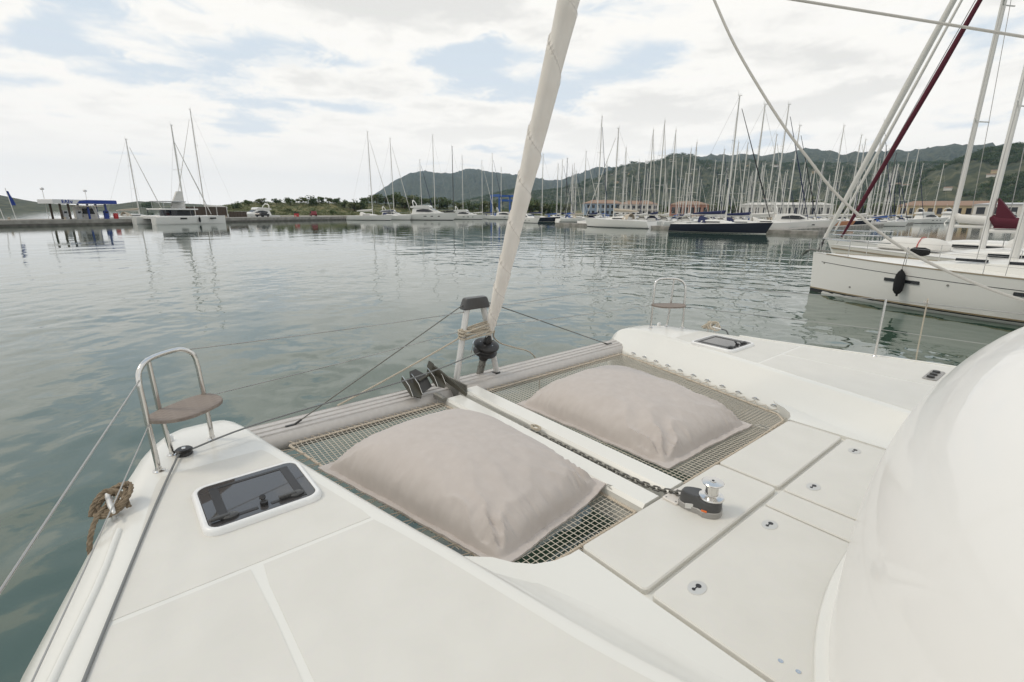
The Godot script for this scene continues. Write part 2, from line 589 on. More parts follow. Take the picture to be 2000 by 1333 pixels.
func hull_ring(z: float, mirror: bool) -> PackedVector3Array:
	var xo := lin(OUTER, z)
	var xr := lin(RIDGE, z)
	var xi := lin(INNER, z)
	var xf := foot(z, mirror)
	var yd := lin(DECKLINE, z)
	var k := 1.0
	if z < -4.38: k = sqrt(maxf(0.0, 1.0 - pow((-4.38 - z) / 0.285, 2.0)))
	var xc := 0.42
	var pts := [Vector2(0.35, -0.45), Vector2(xo + 0.34, -0.2), Vector2(xo + 0.2, 0.35), Vector2(xo + 0.06, 1.0), Vector2(xo + 0.005, yd - 0.30), Vector2(xo, yd - 0.20), Vector2(xo + 0.022, yd - 0.13), Vector2(lerpf(xo, xr, 0.35), yd - 0.062), Vector2(lerpf(xo, xr, 0.7), yd - 0.018), Vector2(xr, yd - 0.002), Vector2(xr + 0.1, yd),
		Vector2(lerpf(xr, xi, 0.5), yd), Vector2(xi - 0.05, yd), Vector2(xi - 0.015, yd - 0.003), Vector2(xi + 0.012, yd - 0.018), Vector2(xi + 0.03, yd - 0.045), Vector2(lerpf(xi + 0.03, xf, 0.5), lerpf(yd - 0.045, 1.45, 0.5)), Vector2(xf - 0.02, 1.46 - (SIDE - yd) * 0.7), Vector2(xf, 1.41 - (SIDE - yd) * 0.7), Vector2(xf - 0.01, 1.2 - (SIDE - yd) * 0.7), Vector2(xf - 0.16, 0.4), Vector2(0.75, -0.2)]
	# aft of the nets the inner side sweeps out softly into the bridge deck
	var w := smoothstep(-1.9, -1.4, z)
	pts[16] = pts[16].lerp(Vector2(lerpf(xi + 0.03, xf, 0.42), 1.555), w)
	pts[17] = pts[17].lerp(Vector2(lerpf(xi + 0.03, xf, 0.78), 1.508), w)
	pts[18] = pts[18].lerp(Vector2(xf + 0.02, 1.494), w)
	var r := PackedVector3Array()
	for q in pts:
		var x: float = xc + (q.x - xc) * k
		r.push_back(Vector3(2.0 * MID - x if mirror else x, q.y, z))
	return r

func side_strip(z0: float, z1: float, xa: Callable, xb: Callable, y0: float, y1: float, mirror: bool) -> ArrayMesh:
	# a thin raised deck sheet between two curves in plan, with rounded corners
	var mb := MB.new()
	var left := []
	var right := []
	var n := 14
	for i in n + 1:
		var t := float(i) / n
		var z := lerpf(z0, z1, t)
		var e := minf(z - z0, z1 - z)
		var cut := 0.012 - sqrt(maxf(0.0, 0.000144 - pow(maxf(0.0, 0.012 - e), 2.0)))
		left.push_back(Vector2(xa.call(z) + cut, z))
		right.push_back(Vector2(xb.call(z) - cut, z))
	right.reverse()
	var poly := PackedVector2Array()
	for q in left + right: poly.push_back(Vector2(2.0 * MID - q.x if mirror else q.x, q.y))
	mb.prism(poly, y0, y1, 0.0015)
	return mb.commit()

func hatch(x0: float, x1: float, z0: float, z1: float, y: float, called: String) -> void:
	var h := holder(called, boat)
	var cxm := (x0 + x1) * 0.5
	h.position = Vector3(cxm, y, (z0 + z1) * 0.5)
	var w := (x1 - x0) * 0.5
	var l := (z1 - z0) * 0.5
	var outer := rr(-w, w, -l, l, 0.075)
	var rings := []
	for st in [[0.0, -0.01], [0.0, 0.018], [0.008, 0.030], [0.018, 0.034], [0.028, 0.030], [0.030, 0.012]]:
		var q := rr(-w + st[0], w - st[0], -l + st[0], l - st[0], 0.075 - st[0] * 0.6)
		var ring := PackedVector3Array()
		for v in q: ring.push_back(Vector3(v.x, st[1], v.y))
		rings.push_back(ring)
	var mb := MB.new()
	mb.loft(rings, true, false)
	part("frame", mb.commit(50), M.white_plastic, h)
	mb = MB.new()
	mb.prism(rr(-w + 0.031, w - 0.031, -l + 0.031, l - 0.031, 0.055), 0.008, 0.030, 0.002)
	part("pane", mb.commit(), M.smoked_acrylic, h)
	# dark gasket strips on the pane
	for s in [[0.0, -l + 0.085, w * 1.45, 0.022], [-w + 0.105, 0.02, 0.045, l * 1.45], [w - 0.105, 0.02, 0.045, l * 1.45], [-w * 0.36, l - 0.085, w * 0.5, 0.024], [w * 0.36, l - 0.085, w * 0.5, 0.024]]:
		mb = MB.new()
		mb.bev(Vector3(s[0], 0.0315, s[1]), Vector3(s[2], 0.003, s[3]), 0.001)
		part("gasket_strip", mb.commit(), M.black_plastic, h)
	for sx in [-1, 1]:
		mb = MB.new()
		var o := Vector3(sx * w * 0.56, 0.031, l - 0.088)
		mb.lathe([Vector2(0.0, 0.0), Vector2(0.034, 0.0), Vector2(0.034, 0.010), Vector2(0.024, 0.018), Vector2(0.0, 0.019)], 16, Transform3D(Basis.from_scale(Vector3(1.2, 1, 0.8)), o))
		mb.bev(o + Vector3(-0.045, 0.016, 0.0), Vector3(0.09, 0.016, 0.022), 0.004)
		part("handle", mb.commit(), M.dark_plastic, h)
	mb = MB.new()
	mb.lathe([Vector2(0.0, 0.0), Vector2(0.02, 0.0), Vector2(0.02, 0.02), Vector2(0.0, 0.022)], 12, Transform3D(Basis.IDENTITY, Vector3(0.0, 0.031, l - 0.095)))
	mb.tube([Vector3(0, 0.045, l - 0.095), Vector3(0.0, 0.06, l - 0.115)], 0.006, 6)
	mb.lathe([Vector2(0.0, 0.0), Vector2(0.016, 0.0), Vector2(0.016, 0.010), Vector2(0.0, 0.012)], 12, Transform3D(Basis(Vector3.RIGHT, 0.5), Vector3(0.0, 0.06, l - 0.12)))
	part("latch_knob", mb.commit(), M.black_plastic, h)

func bow_seat(mirror: bool) -> void:
	var h := holder("bow_seat", boat)
	var X := func(x: float) -> float: return 2.0 * MID - x if mirror else x
	var dz := -0.15 if mirror else 0.0
	var V := func(x: float, y: float, z: float) -> Vector3: return Vector3(X.call(x), y, z + dz)
	var A := Vector2(0.044, -3.519)
	var B := Vector2(0.136, -3.719)
	var Cc := Vector2(0.382, -3.813)
	var hoop := [V.call(A.x, 1.70, A.y), V.call(A.x - 0.006, 2.0, A.y - 0.01), V.call(A.x - 0.012, 2.27, A.y - 0.02)]
	var top := smooth_path([V.call(A.x - 0.012, 2.27, A.y - 0.02), V.call(A.x + 0.0, 2.355, A.y - 0.05), V.call(A.x + 0.06, 2.402, A.y - 0.125), V.call(0.23, 2.405, -3.765), V.call(0.30, 2.395, -3.80), V.call(0.352, 2.345, -3.815), V.call(0.366, 2.26, -3.816)], 5)
	top.pop_front()
	hoop.append_array(top)
	hoop.append_array([V.call(0.374, 2.05, -3.815), V.call(Cc.x, 1.70, Cc.y)])
	part("rail", one_tube(hoop, 0.0155, 12), M.steel, h)
	part("leg", one_tube([V.call(B.x, 1.70, B.y), V.call(0.110, 2.05, -3.70), V.call(0.100, 2.40, -3.69)], 0.0145, 12), M.steel, h)
	for q in [A, B, Cc]:
		var mb := MB.new()
		mb.lathe([Vector2(0.0, 0.0), Vector2(0.034, 0.0), Vector2(0.034, 0.006), Vector2(0.02, 0.012), Vector2(0.017, 0.03), Vector2(0.0, 0.03)], 16, Transform3D(Basis.IDENTITY, V.call(q.x, SIDE - 0.003, q.y)))
		part("foot_plate", mb.commit(), M.steel, h)
	# D-shaped board between the posts, round side facing aft
	var poly := PackedVector2Array()
	var ea := Vector2(A.x + 0.004, A.y - 0.025)
	var eb := Vector2(Cc.x + 0.012, Cc.y + 0.012)
	var mid := (ea + eb) * 0.5
	var along := (eb - ea) * 0.5
	var out := Vector2(-along.y, along.x).normalized()
	if out.y < 0: out = -out
	for i in 25:
		var t := TAU * i / 24.0
		if i == 24: break
		var cs := signf(cos(t)) * pow(absf(cos(t)), 0.7)
		var sn := sin(t) * (0.21 if sin(t) > 0 else 0.085)
		var q := mid + along * cs * 1.10 + out * (sn + 0.005)
		poly.push_back(Vector2(X.call(q.x), q.y + dz))
	var mb2 := MB.new()
	mb2.prism(poly, 2.035, 2.057, 0.004)
	part("seat_board", mb2.commit(30), M.weathered_teak, h)

func net(x_in: Callable, x0: float, x1: float, mirror: bool) -> void:
	var h := holder("trampoline_net", boat)
	var zf := -3.975
	var za := -1.615
	var X := func(x: float) -> float: return 2.0 * MID - x if mirror else x
	var sag := func(x: float, z: float) -> float:
		var u := clampf((x - x0) / (x1 - x0), 0.0, 1.0)
		var w := clampf((z - zf) / (za - zf), 0.0, 1.0)
		return 1.425 - 0.05 * sin(PI * u) * sin(PI * w)
	var mb := MB.new()
	var step := 0.038
	var z := zf
	while z <= za + 0.001:
		var xs: float = x_in.call(z)
		var path := []
		for i in 9:
			var x := lerpf(xs, x1, i / 8.0)
			path.push_back(Vector3(X.call(x), sag.call(x, z), z))
		mb.tube(path, 0.0027, 4)
		z += step
	var x := x0
	while x <= x1:
		var path := []
		var n := 16
		for i in n + 1:
			var zz := lerpf(zf, za, float(i) / n)
			if x_in.call(zz) <= x + 0.01: path.push_back(Vector3(X.call(x), sag.call(x, zz) + 0.004, zz))
		if path.size() > 1: mb.tube(path, 0.0027, 4)
		x += step
	var o := part("cord_mesh", mb.commit(60), M.net_cord, h)
	o.set_meta("kind", "stuff")
	# bolt rope round the edge, lashed to the boat
	var edge := []
	for i in 13: 
		var zz := lerpf(zf, za - 0.12, i / 12.0)
		edge.push_back(Vector3(X.call(x_in.call(zz)), 1.428, zz))
	edge.append_array([Vector3(X.call(x_in.call(za) + 0.08), 1.428, za - 0.025), Vector3(X.call(lerpf(x0, x1, 0.5)), 1.428, za), Vector3(X.call(x1), 1.428, za), Vector3(X.call(x1), 1.428, zf), Vector3(X.call(lerpf(x0, x1, 0.5)), 1.43, zf), Vector3(X.call(x_in.call(zf)), 1.43, zf)])
	part("edge_rope", rope_mesh(edge, 0.0105), M.lashing, h)
	# lacing: zigzag from the edge to eyes on the hull, the deck and the crossbeam
	mb = MB.new()
	var zig := []
	var k := 0
	var nz := 18
	for i in nz * 2 + 1:
		var zz := lerpf(zf + 0.05, za - 0.16, i / (nz * 2.0))
		var xe: float = x_in.call(zz)
		zig.push_back(Vector3(X.call(xe + 0.012 if i % 2 else foot(zz, mirror) - 0.002), 1.435 if i % 2 else 1.452, zz))
	mb.tube(zig, 0.0042, 5)
	zig = []
	for i in 45:
		var xx := lerpf(x_in.call(za) + 0.12, x1 - 0.02, i / 44.0)
		zig.push_back(Vector3(X.call(xx), 1.435, za - 0.012 if i % 2 else za + 0.055))
	mb.tube(zig, 0.0042, 5)
	zig = []
	for i in 49:
		var xx := lerpf(x_in.call(zf) + 0.02, x1 - 0.02, i / 48.0)
		zig.push_back(Vector3(X.call(xx), 1.435, zf + 0.012 if i % 2 else zf - 0.06))
	mb.tube(zig, 0.0042, 5)
	part("lacing", mb.commit(60), M.lashing, h)
	for i in 11:
		var zz := lerpf(zf + 0.16, za - 0.2, i / 10.0)
		mb = MB.new()
		var c := Vector3(X.call(foot(zz, mirror) - 0.012), 1.468, zz)
		mb.tube([c + Vector3(0, 0, -0.032), c + Vector3(0, 0.012, -0.012), c + Vector3(0, 0.012, 0.012), c + Vector3(0, 0, 0.032)], 0.007, 6)
		part("lacing_eye", mb.commit(60), M.steel, h)

func pull_latch(x: float, z: float, parent: Node3D) -> void:
	var h := holder("latch", parent)
	h.position = Vector3(x, DECK, z)
	h.rotation.y = 0.0
	var mb := MB.new()
	mb.lathe([Vector2(0.0, -0.004), Vector2(0.046, -0.004), Vector2(0.046, 0.002), Vector2(0.041, 0.0045), Vector2(0.0, 0.005)], 20, Transform3D(Basis.from_scale(Vector3(1.25, 1, 0.9)), Vector3.ZERO))
	part("plate", mb.commit(), M.satin_steel, h)
	mb = MB.new()
	mb.lathe([Vector2(0.0, 0.004), Vector2(0.014, 0.004), Vector2(0.014, 0.0065), Vector2(0.0, 0.0065)], 12, Transform3D(Basis.IDENTITY, Vector3(0.012, 0, 0)))
	mb.lathe([Vector2(0.0, 0.004), Vector2(0.009, 0.004), Vector2(0.009, 0.0065), Vector2(0.0, 0.0065)], 10, Transform3D(Basis.IDENTITY, Vector3(-0.026, 0, -0.004)))
	mb.bev(Vector3(-0.010, 0.0053, -0.002), Vector3(0.022, 0.0024, 0.006), 0.0005)
	part("finger_hole", mb.commit(), M.black_plastic, h)

func build_boat() -> void:
	boat = thing("catamaran", "white catamaran foredeck with nets, hatches and bow seats in the foreground", "boat")
	# hulls
	var zs := [-4.655, -4.64, -4.61, -4.57, -4.52, -4.46, -4.38, -4.28, -4.15, -4.0, -3.9, -3.7, -3.5, -3.2, -2.9, -2.6, -2.3, -2.0, -1.75, -1.5, -1.2, -0.9, -0.6, -0.3, 0.0, 0.5, 1.0, 2.0, 3.0, 4.5, 6.5]
	for mir in [false, true]:
		var rings := []
		for z in zs: rings.push_back(hull_ring(z, mir))
		var mb := MB.new()
		mb.loft(rings)
		part("hull", mb.commit(34), M.gelcoat, boat)
		# non-skid deck sheets with smooth strips between them
		var ra := func(z: float) -> float: return lin(RIDGE, z) + 0.055
		var ri := func(z: float) -> float: return lin(INNER, z) - 0.075
		part("deck_panel", side_strip(-3.42, -2.232, ra, ri, SIDE - 0.001, SIDE + 0.002, mir), M.nonskid, boat)
		part("deck_panel", side_strip(-2.202, 3.0, ra, func(_z: float) -> float: return 0.295, SIDE - 0.001, SIDE + 0.002, mir), M.nonskid, boat)
		part("deck_panel", side_strip(-2.202, -0.1, func(_z: float) -> float: return 0.326, ri, SIDE - 0.001, SIDE + 0.002, mir), M.nonskid, boat)
		bow_seat(mir)
		# low toe rail on the ridge
		var tr := []
		var z := -2.95
		while z < 3.0:
			tr.push_back(Vector3(2.0 * MID - (lin(RIDGE, z) - 0.055) if mir else lin(RIDGE, z) - 0.055, SIDE - 0.011, z))
			z += 0.15
		mb = MB.new()
		mb.tube(tr, 0.017, 8)
		part("toe_rail", mb.commit(60), M.gelcoat, boat)
		# mooring cleat
		var cl := holder("cleat", boat)
		var cx: float = 6.33 if mir else -0.19
		var cz: float = -3.33 if mir else -3.18
		mb = MB.new()
		mb.tube([Vector3(cx - 0.02, SIDE + 0.045, cz - 0.13), Vector3(cx - 0.01, SIDE + 0.052, cz - 0.06), Vector3(cx, SIDE + 0.052, cz + 0.06), Vector3(cx + 0.01, SIDE + 0.045, cz + 0.13)], [0.008, 0.014, 0.014, 0.008], 8)
		part("horn", mb.commit(60), M.alloy, cl)
		for d in [-0.05, 0.05]: part("post", one_tube([Vector3(cx, SIDE - 0.06, cz + d), Vector3(cx, SIDE + 0.052, cz + d)], 0.012, 8), M.alloy, cl)
		# small bow light boss
		mb = MB.new()
		mb.lathe([Vector2(0.0, 0.0), Vector2(0.028, 0.0), Vector2(0.028, 0.03), Vector2(0.018, 0.045), Vector2(0.0, 0.047)], 14, Transform3D(Basis.IDENTITY, Vector3(6.2 - 0.14 if mir else 0.14, SIDE - 0.012, -3.99)))
		part("vent_cap", mb.commit(), M.white_plastic, boat)
	hatch(0.157, 0.747, -3.09, -2.562, SIDE + 0.003, "hatch")
	hatch(5.443, 6.043, -3.14, -2.58, SIDE + 0.003, "hatch")
	# moulded plinth corner plate seen on the starboard side deck: recessed organiser
	var mbv := MB.new()
	mbv.prism(rr(6.08, 6.50, -0.965, -0.85, 0.03), SIDE - 0.001, SIDE + 0.012, 0.003)
	var vent := part("deck_fitting", mbv.commit(), M.grey_plastic, boat)
	for k in 3:
		mbv = MB.new()
		mbv.lathe([Vector2(0.0, 0.0), Vector2(0.034, 0.0), Vector2(0.03, 0.02), Vector2(0.0, 0.022)], 12, Transform3D(Basis.IDENTITY, Vector3(6.16 + 0.12 * k, SIDE + 0.011, -0.91)))
		part("sheave", mbv.commit(), M.black_plastic, vent)
	bridge_deck()
	beams()
	var xin := func(z: float) -> float: return lin(FOOT, z) + 0.055
	net(func(z: float) -> float: return lin(FOOT, z) - 0.005, 0.93, 2.375, false)
	# starboard net is narrower at its inner edge: the longitudinal beam stands off the centre line
	net(xin, 0.98, 2.0 * MID - 2.865, true)
	windlass()
	rigging()

func bridge_deck() -> void:
	var mb := MB.new()
	# fixed deck either side of the lockers, its front corner rounded into the hull
	for mir in [false, true]:
		var xe := 1.772
		var poly := PackedVector2Array()
		var q := [Vector2(1.16, -1.98), Vector2(1.36, -1.80), Vector2(1.42, -1.70), Vector2(1.50, -1.62), Vector2(1.60, -1.572), Vector2(1.70, -1.556), Vector2(xe if not mir else 1.664, -1.555), Vector2(xe if not mir else 1.664, 1.2), Vector2(1.16, 1.2)]
		for v in q: poly.push_back(Vector2(2.0 * MID - v.x if mir else v.x, v.y))
		mb = MB.new()
		mb.prism(poly, 0.9, DECK, 0.012)
		part("bridge_deck", mb.commit(), M.gelcoat, boat)
	# sunk base under the removable panels
	mb = MB.new()
	mb.box(Vector3(3.155, 1.18, -0.16), Vector3(2.77, 0.57, 2.72))
	part("locker_base", mb.commit(), M.gelcoat, boat)
	var pan := [["deck_panel", 1.792, 3.262, -1.555, -1.127, false], ["deck_panel", 3.288, 4.508, -1.555, -1.127, false], ["locker_lid", 1.792, 2.992, -1.097, 0.6, true], ["deck_panel", 3.012, 3.262, -1.097, 0.6, false], ["locker_lid", 3.284, 4.508, -1.097, 0.6, true]]
	for a in pan:
		mb = MB.new()
		mb.prism(rr(a[1], a[2], a[3], a[4], 0.03, 4), 1.466, DECK, 0.007)
		var o := part(a[0], mb.commit(25), M.nonskid, boat)
		if a[5]:
			for x in ([2.006, 2.809] if a[1] < 2.0 else [3.472, 4.294]): pull_latch(x, -0.976, o)
			if a[1] < 2.0:
				for s in [Vector3(1.901, DECK, -0.536), Vector3(1.906, DECK, -0.469)]:
					mb = MB.new()
					mb.lathe([Vector2(0.0, -0.001), Vector2(0.011, -0.001), Vector2(0.011, 0.002), Vector2(0.004, 0.003), Vector2(0.0, 0.001)], 12, Transform3D(Basis.IDENTITY, s))
					part("screw_cap", mb.commit(), M.steel, o)
	# coachroof: one smooth moulding, with a low flange where it meets the deck
	var rings := []
	var segs := 120
	for lv in 46:
		var r := 1.0 - pow(lv / 45.0, 2.2)
		var y := DECK + 1.561 * pow(maxf(0.0, 1.0 - pow(r, 5.064)), 1.0 / 3.198)
		var ring := PackedVector3Array()
		for k in segs:
			var t := TAU * k / segs
			var rad := pow(pow(absf(cos(t)), 2.392) + pow(absf(sin(t)), 2.392), -1.0 / 2.392)
			ring.push_back(Vector3(MID + 2.49 * r * rad * cos(t), y, 1.964 + 2.517 * r * rad * sin(t)))
		rings.push_back(ring)
	mb = MB.new()
	mb.loft(rings, true, true)
	part("coachroof", mb.commit(50), M.roof_gelcoat, boat)
	rings = []
	for e in [[0.05, 1.40], [0.05, 1.515], [0.042, 1.526], [0.02, 1.53], [-0.02, 1.545], [-0.06, 1.6]]:
		var ring := PackedVector3Array()
		for k in segs:
			var t := TAU * k / segs
			var rad := pow(pow(absf(cos(t)), 2.392) + pow(absf(sin(t)), 2.392), -1.0 / 2.392)
			ring.push_back(Vector3(MID + (2.49 + e[0]) * rad * cos(t), e[1], 1.964 + (2.517 + e[0]) * rad * sin(t)))
		rings.push_back(ring)
	mb = MB.new()
	mb.loft(rings, true, false)
	part("coaming", mb.commit(40), M.gelcoat, boat)

func beams() -> void:
	# forward crossbeam: ribbed alloy extrusion
	var prof := []
	var cuts := []
	for g in [-0.125, -0.03, 0.06, 0.135]: cuts.append_array([g - 0.016, g - 0.010, g + 0.010, g + 0.016])
	for k in [-0.212, -0.20, -0.175, -0.08, 0.015, 0.10, 0.178, 0.20, 0.212]: cuts.push_back(k)
	cuts.sort()
	for c in cuts:
		var s := 0.108 * pow(1.0 - pow(absf(c) / 0.215, 4.0), 0.5)
		for g in [-0.125, -0.03, 0.06, 0.135]:
			if absf(c - g) < 0.012: s -= 0.012
		prof.push_back(Vector2(c, s))
	for k in 15:
		var t := PI * k / 14.0
		prof.push_back(Vector2(cos(t) * 0.214, -sin(t) * 0.10))
	var rings := []
	for x in [0.30, 1.2, 2.2, 3.1, 4.0, 5.0, 5.90]:
		var ring := PackedVector3Array()
		for q in prof: ring.push_back(Vector3(x, 1.395 + q.y, -4.262 + q.x))
		rings.push_back(ring)
	var mb := MB.new()
	mb.loft(rings)
	part("crossbeam", mb.commit(30), M.beam_alloy, boat)
	# longitudinal beam with the chain slot: two rails and the floor between them
	var lb := holder("chain_beam", boat)
	for s in [[2.385, 2.575, -3.93], [2.655, 2.855, -4.05]]:
		mb = MB.new()
		var prof2 := [Vector2(s[0], 1.27), Vector2(s[0], 1.475), Vector2(s[0] + 0.022, 1.5), Vector2(s[1] - 0.02, 1.5), Vector2(s[1], 1.482), Vector2(s[1], 1.27)]
		rings = []
		for z in [s[2], s[2] + 0.02, -1.575]:
			var ring := PackedVector3Array()
			for q in prof2: ring.push_back(Vector3(q.x, q.y - (0.02 if z == s[2] and q.y > 1.3 else 0.0), z))
			rings.push_back(ring)
		mb.loft(rings)
		part("rail", mb.commit(30), M.gelcoat, lb)
	mb = MB.new()
	mb.box(Vector3(2.615, 1.33, -2.80), Vector3(0.082, 0.12, 2.44))
	part("slot_floor", mb.commit(), M.gelcoat, lb)
	# bow roller
	var ro := holder("bow_roller", boat)
	for x in [2.565, 2.665]:
		mb = MB.new()
		mb.bev(Vector3(x, 1.50, -4.22), Vector3(0.012, 0.13, 0.52), 0.003)
		part("cheek", mb.commit(), M.galvanised, ro)
	mb = MB.new()
	mb.lathe([Vector2(0.0, 0.0), Vector2(0.038, 0.0), Vector2(0.024, 0.045), Vector2(0.038, 0.088), Vector2(0.0, 0.088)], 14, Transform3D(Basis(Vector3.BACK, -PI / 2), Vector3(2.571, 1.50, -4.44)))
	part("roller", mb.commit(), M.dark_plastic, ro)
	# end bracket where the port rail meets the crossbeam
	mb = MB.new()
	mb.bev(Vector3(2.36, 1.50, -3.99), Vector3(0.05, 0.05, 0.17), 0.012)
	part("end_bracket", mb.commit(), M.galvanised, boat)
	# striker: A-frame of two alloy legs with a black cap
	var st := holder("striker_frame", boat)
	var z := -4.25
	for s in [[2.70, 2.885, 1.40], [3.29, 3.085, 1.45]]:
		part("leg", one_tube([Vector3(s[0], s[2], z), Vector3(s[1], 2.33, z)], 0.034, 16), M.alloy, st)
		mb = MB.new()
		mb.lathe([Vector2(0.0, 0.0), Vector2(0.05, 0.0), Vector2(0.05, 0.012), Vector2(0.038, 0.018), Vector2(0.0, 0.02)], 16, Transform3D(Basis.IDENTITY, Vector3(lerpf(s[0], s[1], 0.1), 1.493, z)))
		part("foot_ring", mb.commit(), M.black_plastic, st)
	mb = MB.new()
	var ringsc := []
	for e in [[2.29, 0.165, 0.058], [2.30, 0.172, 0.062], [2.395, 0.142, 0.052], [2.408, 0.13, 0.044]]:
		var ring := PackedVector3Array()
		for q in rr(-e[1], e[1], -e[2], e[2], 0.03, 4): ring.push_back(Vector3(2.985 + q.x, e[0], z + q.y))
		ringsc.push_back(ring)
	mb.loft(ringsc)
	part("cap", mb.commit(30), M.dark_plastic, st)
	# stays from the cap to the ends of the crossbeam
	for s in [[Vector3(2.83, 2.34, z), Vector3(1.0, 1.49, -4.20)], [Vector3(3.14, 2.34, z), Vector3(5.28, 1.49, -4.25)]]:
		part("stay", one_tube(s, 0.0058, 8), M.dark_wire, boat)
		mb = MB.new()
		mb.bev(s[1] + Vector3(0, 0.012, 0), Vector3(0.085, 0.016, 0.03), 0.003)
		mb.tube([s[1], s[1].lerp(s[0], 0.05)], 0.010, 8)
		part("stay_anchor", mb.commit(), M.black_plastic, boat)

func windlass() -> void:
	var h := holder("windlass", boat)
	h.position = Vector3(2.64, DECK + 0.002, -1.30)
	h.rotation.y = 0.32
	h.scale = Vector3(0.93, 0.93, 0.93)
	# pod: long rounded foot, darker housing above it
	var foot := PackedVector2Array()
	var body := PackedVector2Array()
	for i in 36:
		var t := TAU * i / 36.0
		var r := 0.088 if sin(t) > 0 else 0.07
		var zz := sin(t) * (0.105 if sin(t) > 0 else 0.165)
		foot.push_back(Vector2(signf(cos(t)) * pow(absf(cos(t)), 0.7) * r * 1.06, zz * 1.04))
		body.push_back(Vector2(signf(cos(t)) * pow(absf(cos(t)), 0.7) * r, zz))
	var mb := MB.new()
	mb.prism(foot, 0.0, 0.042, 0.008)
	part("base", mb.commit(35), M.grey_plastic, h)
	var rings := []
	for e in [[0.040, 1.0], [0.085, 0.97], [0.098, 0.90], [0.102, 0.78]]:
		var ring := PackedVector3Array()
		for q in body: ring.push_back(Vector3(q.x * e[1], e[0] + (0.018 if q.y < -0.05 else 0.0) * smoothstep(0.05, 0.1, e[0]), q.y * e[1]))
		rings.push_back(ring)
	mb = MB.new()
	mb.loft(rings)
	part("housing", mb.commit(40), M.dark_plastic, h)
	mb = MB.new()
	mb.bev(Vector3(-0.088, 0.045, 0.01), Vector3(0.005, 0.012, 0.035), 0.001, Basis(Vector3.UP, -0.1))
	part("orange_tab", mb.commit(), M.orange_mark, h)
	mb = MB.new()
	mb.bev(Vector3(-0.070, 0.040, -0.085), Vector3(0.006, 0.035, 0.055), 0.001, Basis(Vector3.UP, 0.35))
	part("maker_plate", mb.commit(), M.alloy, h)
	var o := Vector3(0.012, 0.0, 0.03)
	mb = MB.new()
	mb.lathe([Vector2(0.0, 0.098), Vector2(0.078, 0.098), Vector2(0.082, 0.106), Vector2(0.078, 0.116), Vector2(0.05, 0.120), Vector2(0.042, 0.126), Vector2(0.040, 0.19), Vector2(0.046, 0.20), Vector2(0.068, 0.208), Vector2(0.071, 0.214), Vector2(0.066, 0.219), Vector2(0.02, 0.222), Vector2(0.02, 0.226), Vector2(0.0, 0.226)], 36, Transform3D(Basis.IDENTITY, o))
	part("drum", mb.commit(32), M.steel, h)
	mb = MB.new()
	mb.lathe([Vector2(0.0, 0.22), Vector2(0.009, 0.22), Vector2(0.009, 0.228), Vector2(0.0, 0.228)], 8, Transform3D(Basis.IDENTITY, o))
	part("socket", mb.commit(), M.black_plastic, h)
	mb = MB.new()
	mb.lathe([Vector2(0.0, 0.088), Vector2(0.074, 0.088), Vector2(0.074, 0.099), Vector2(0.0, 0.099)], 30, Transform3D(Basis.IDENTITY, o))
	part("gypsy", mb.commit(), M.black_plastic, h)
	# chain guide plate beside the slot
	mb = MB.new()
	mb.prism(rr(2.545, 2.715, -1.545, -1.435, 0.012, 3), DECK + 0.002, DECK + 0.014, 0.003)
	var pl := part("guide_plate", mb.commit(), M.beige_plate, boat)
	for q in [[2.565, -1.525], [2.565, -1.455], [2.60, -1.455], [2.695, -1.525]]:
		mb = MB.new()
		mb.lathe([Vector2(0.0, 0.0), Vector2(0.006, 0.0), Vector2(0.005, 0.003), Vector2(0.0, 0.003)], 8, Transform3D(Basis.IDENTITY, Vector3(q[0], DECK + 0.0135, q[1])))
		part("screw", mb.commit(), M.galvanised, pl)

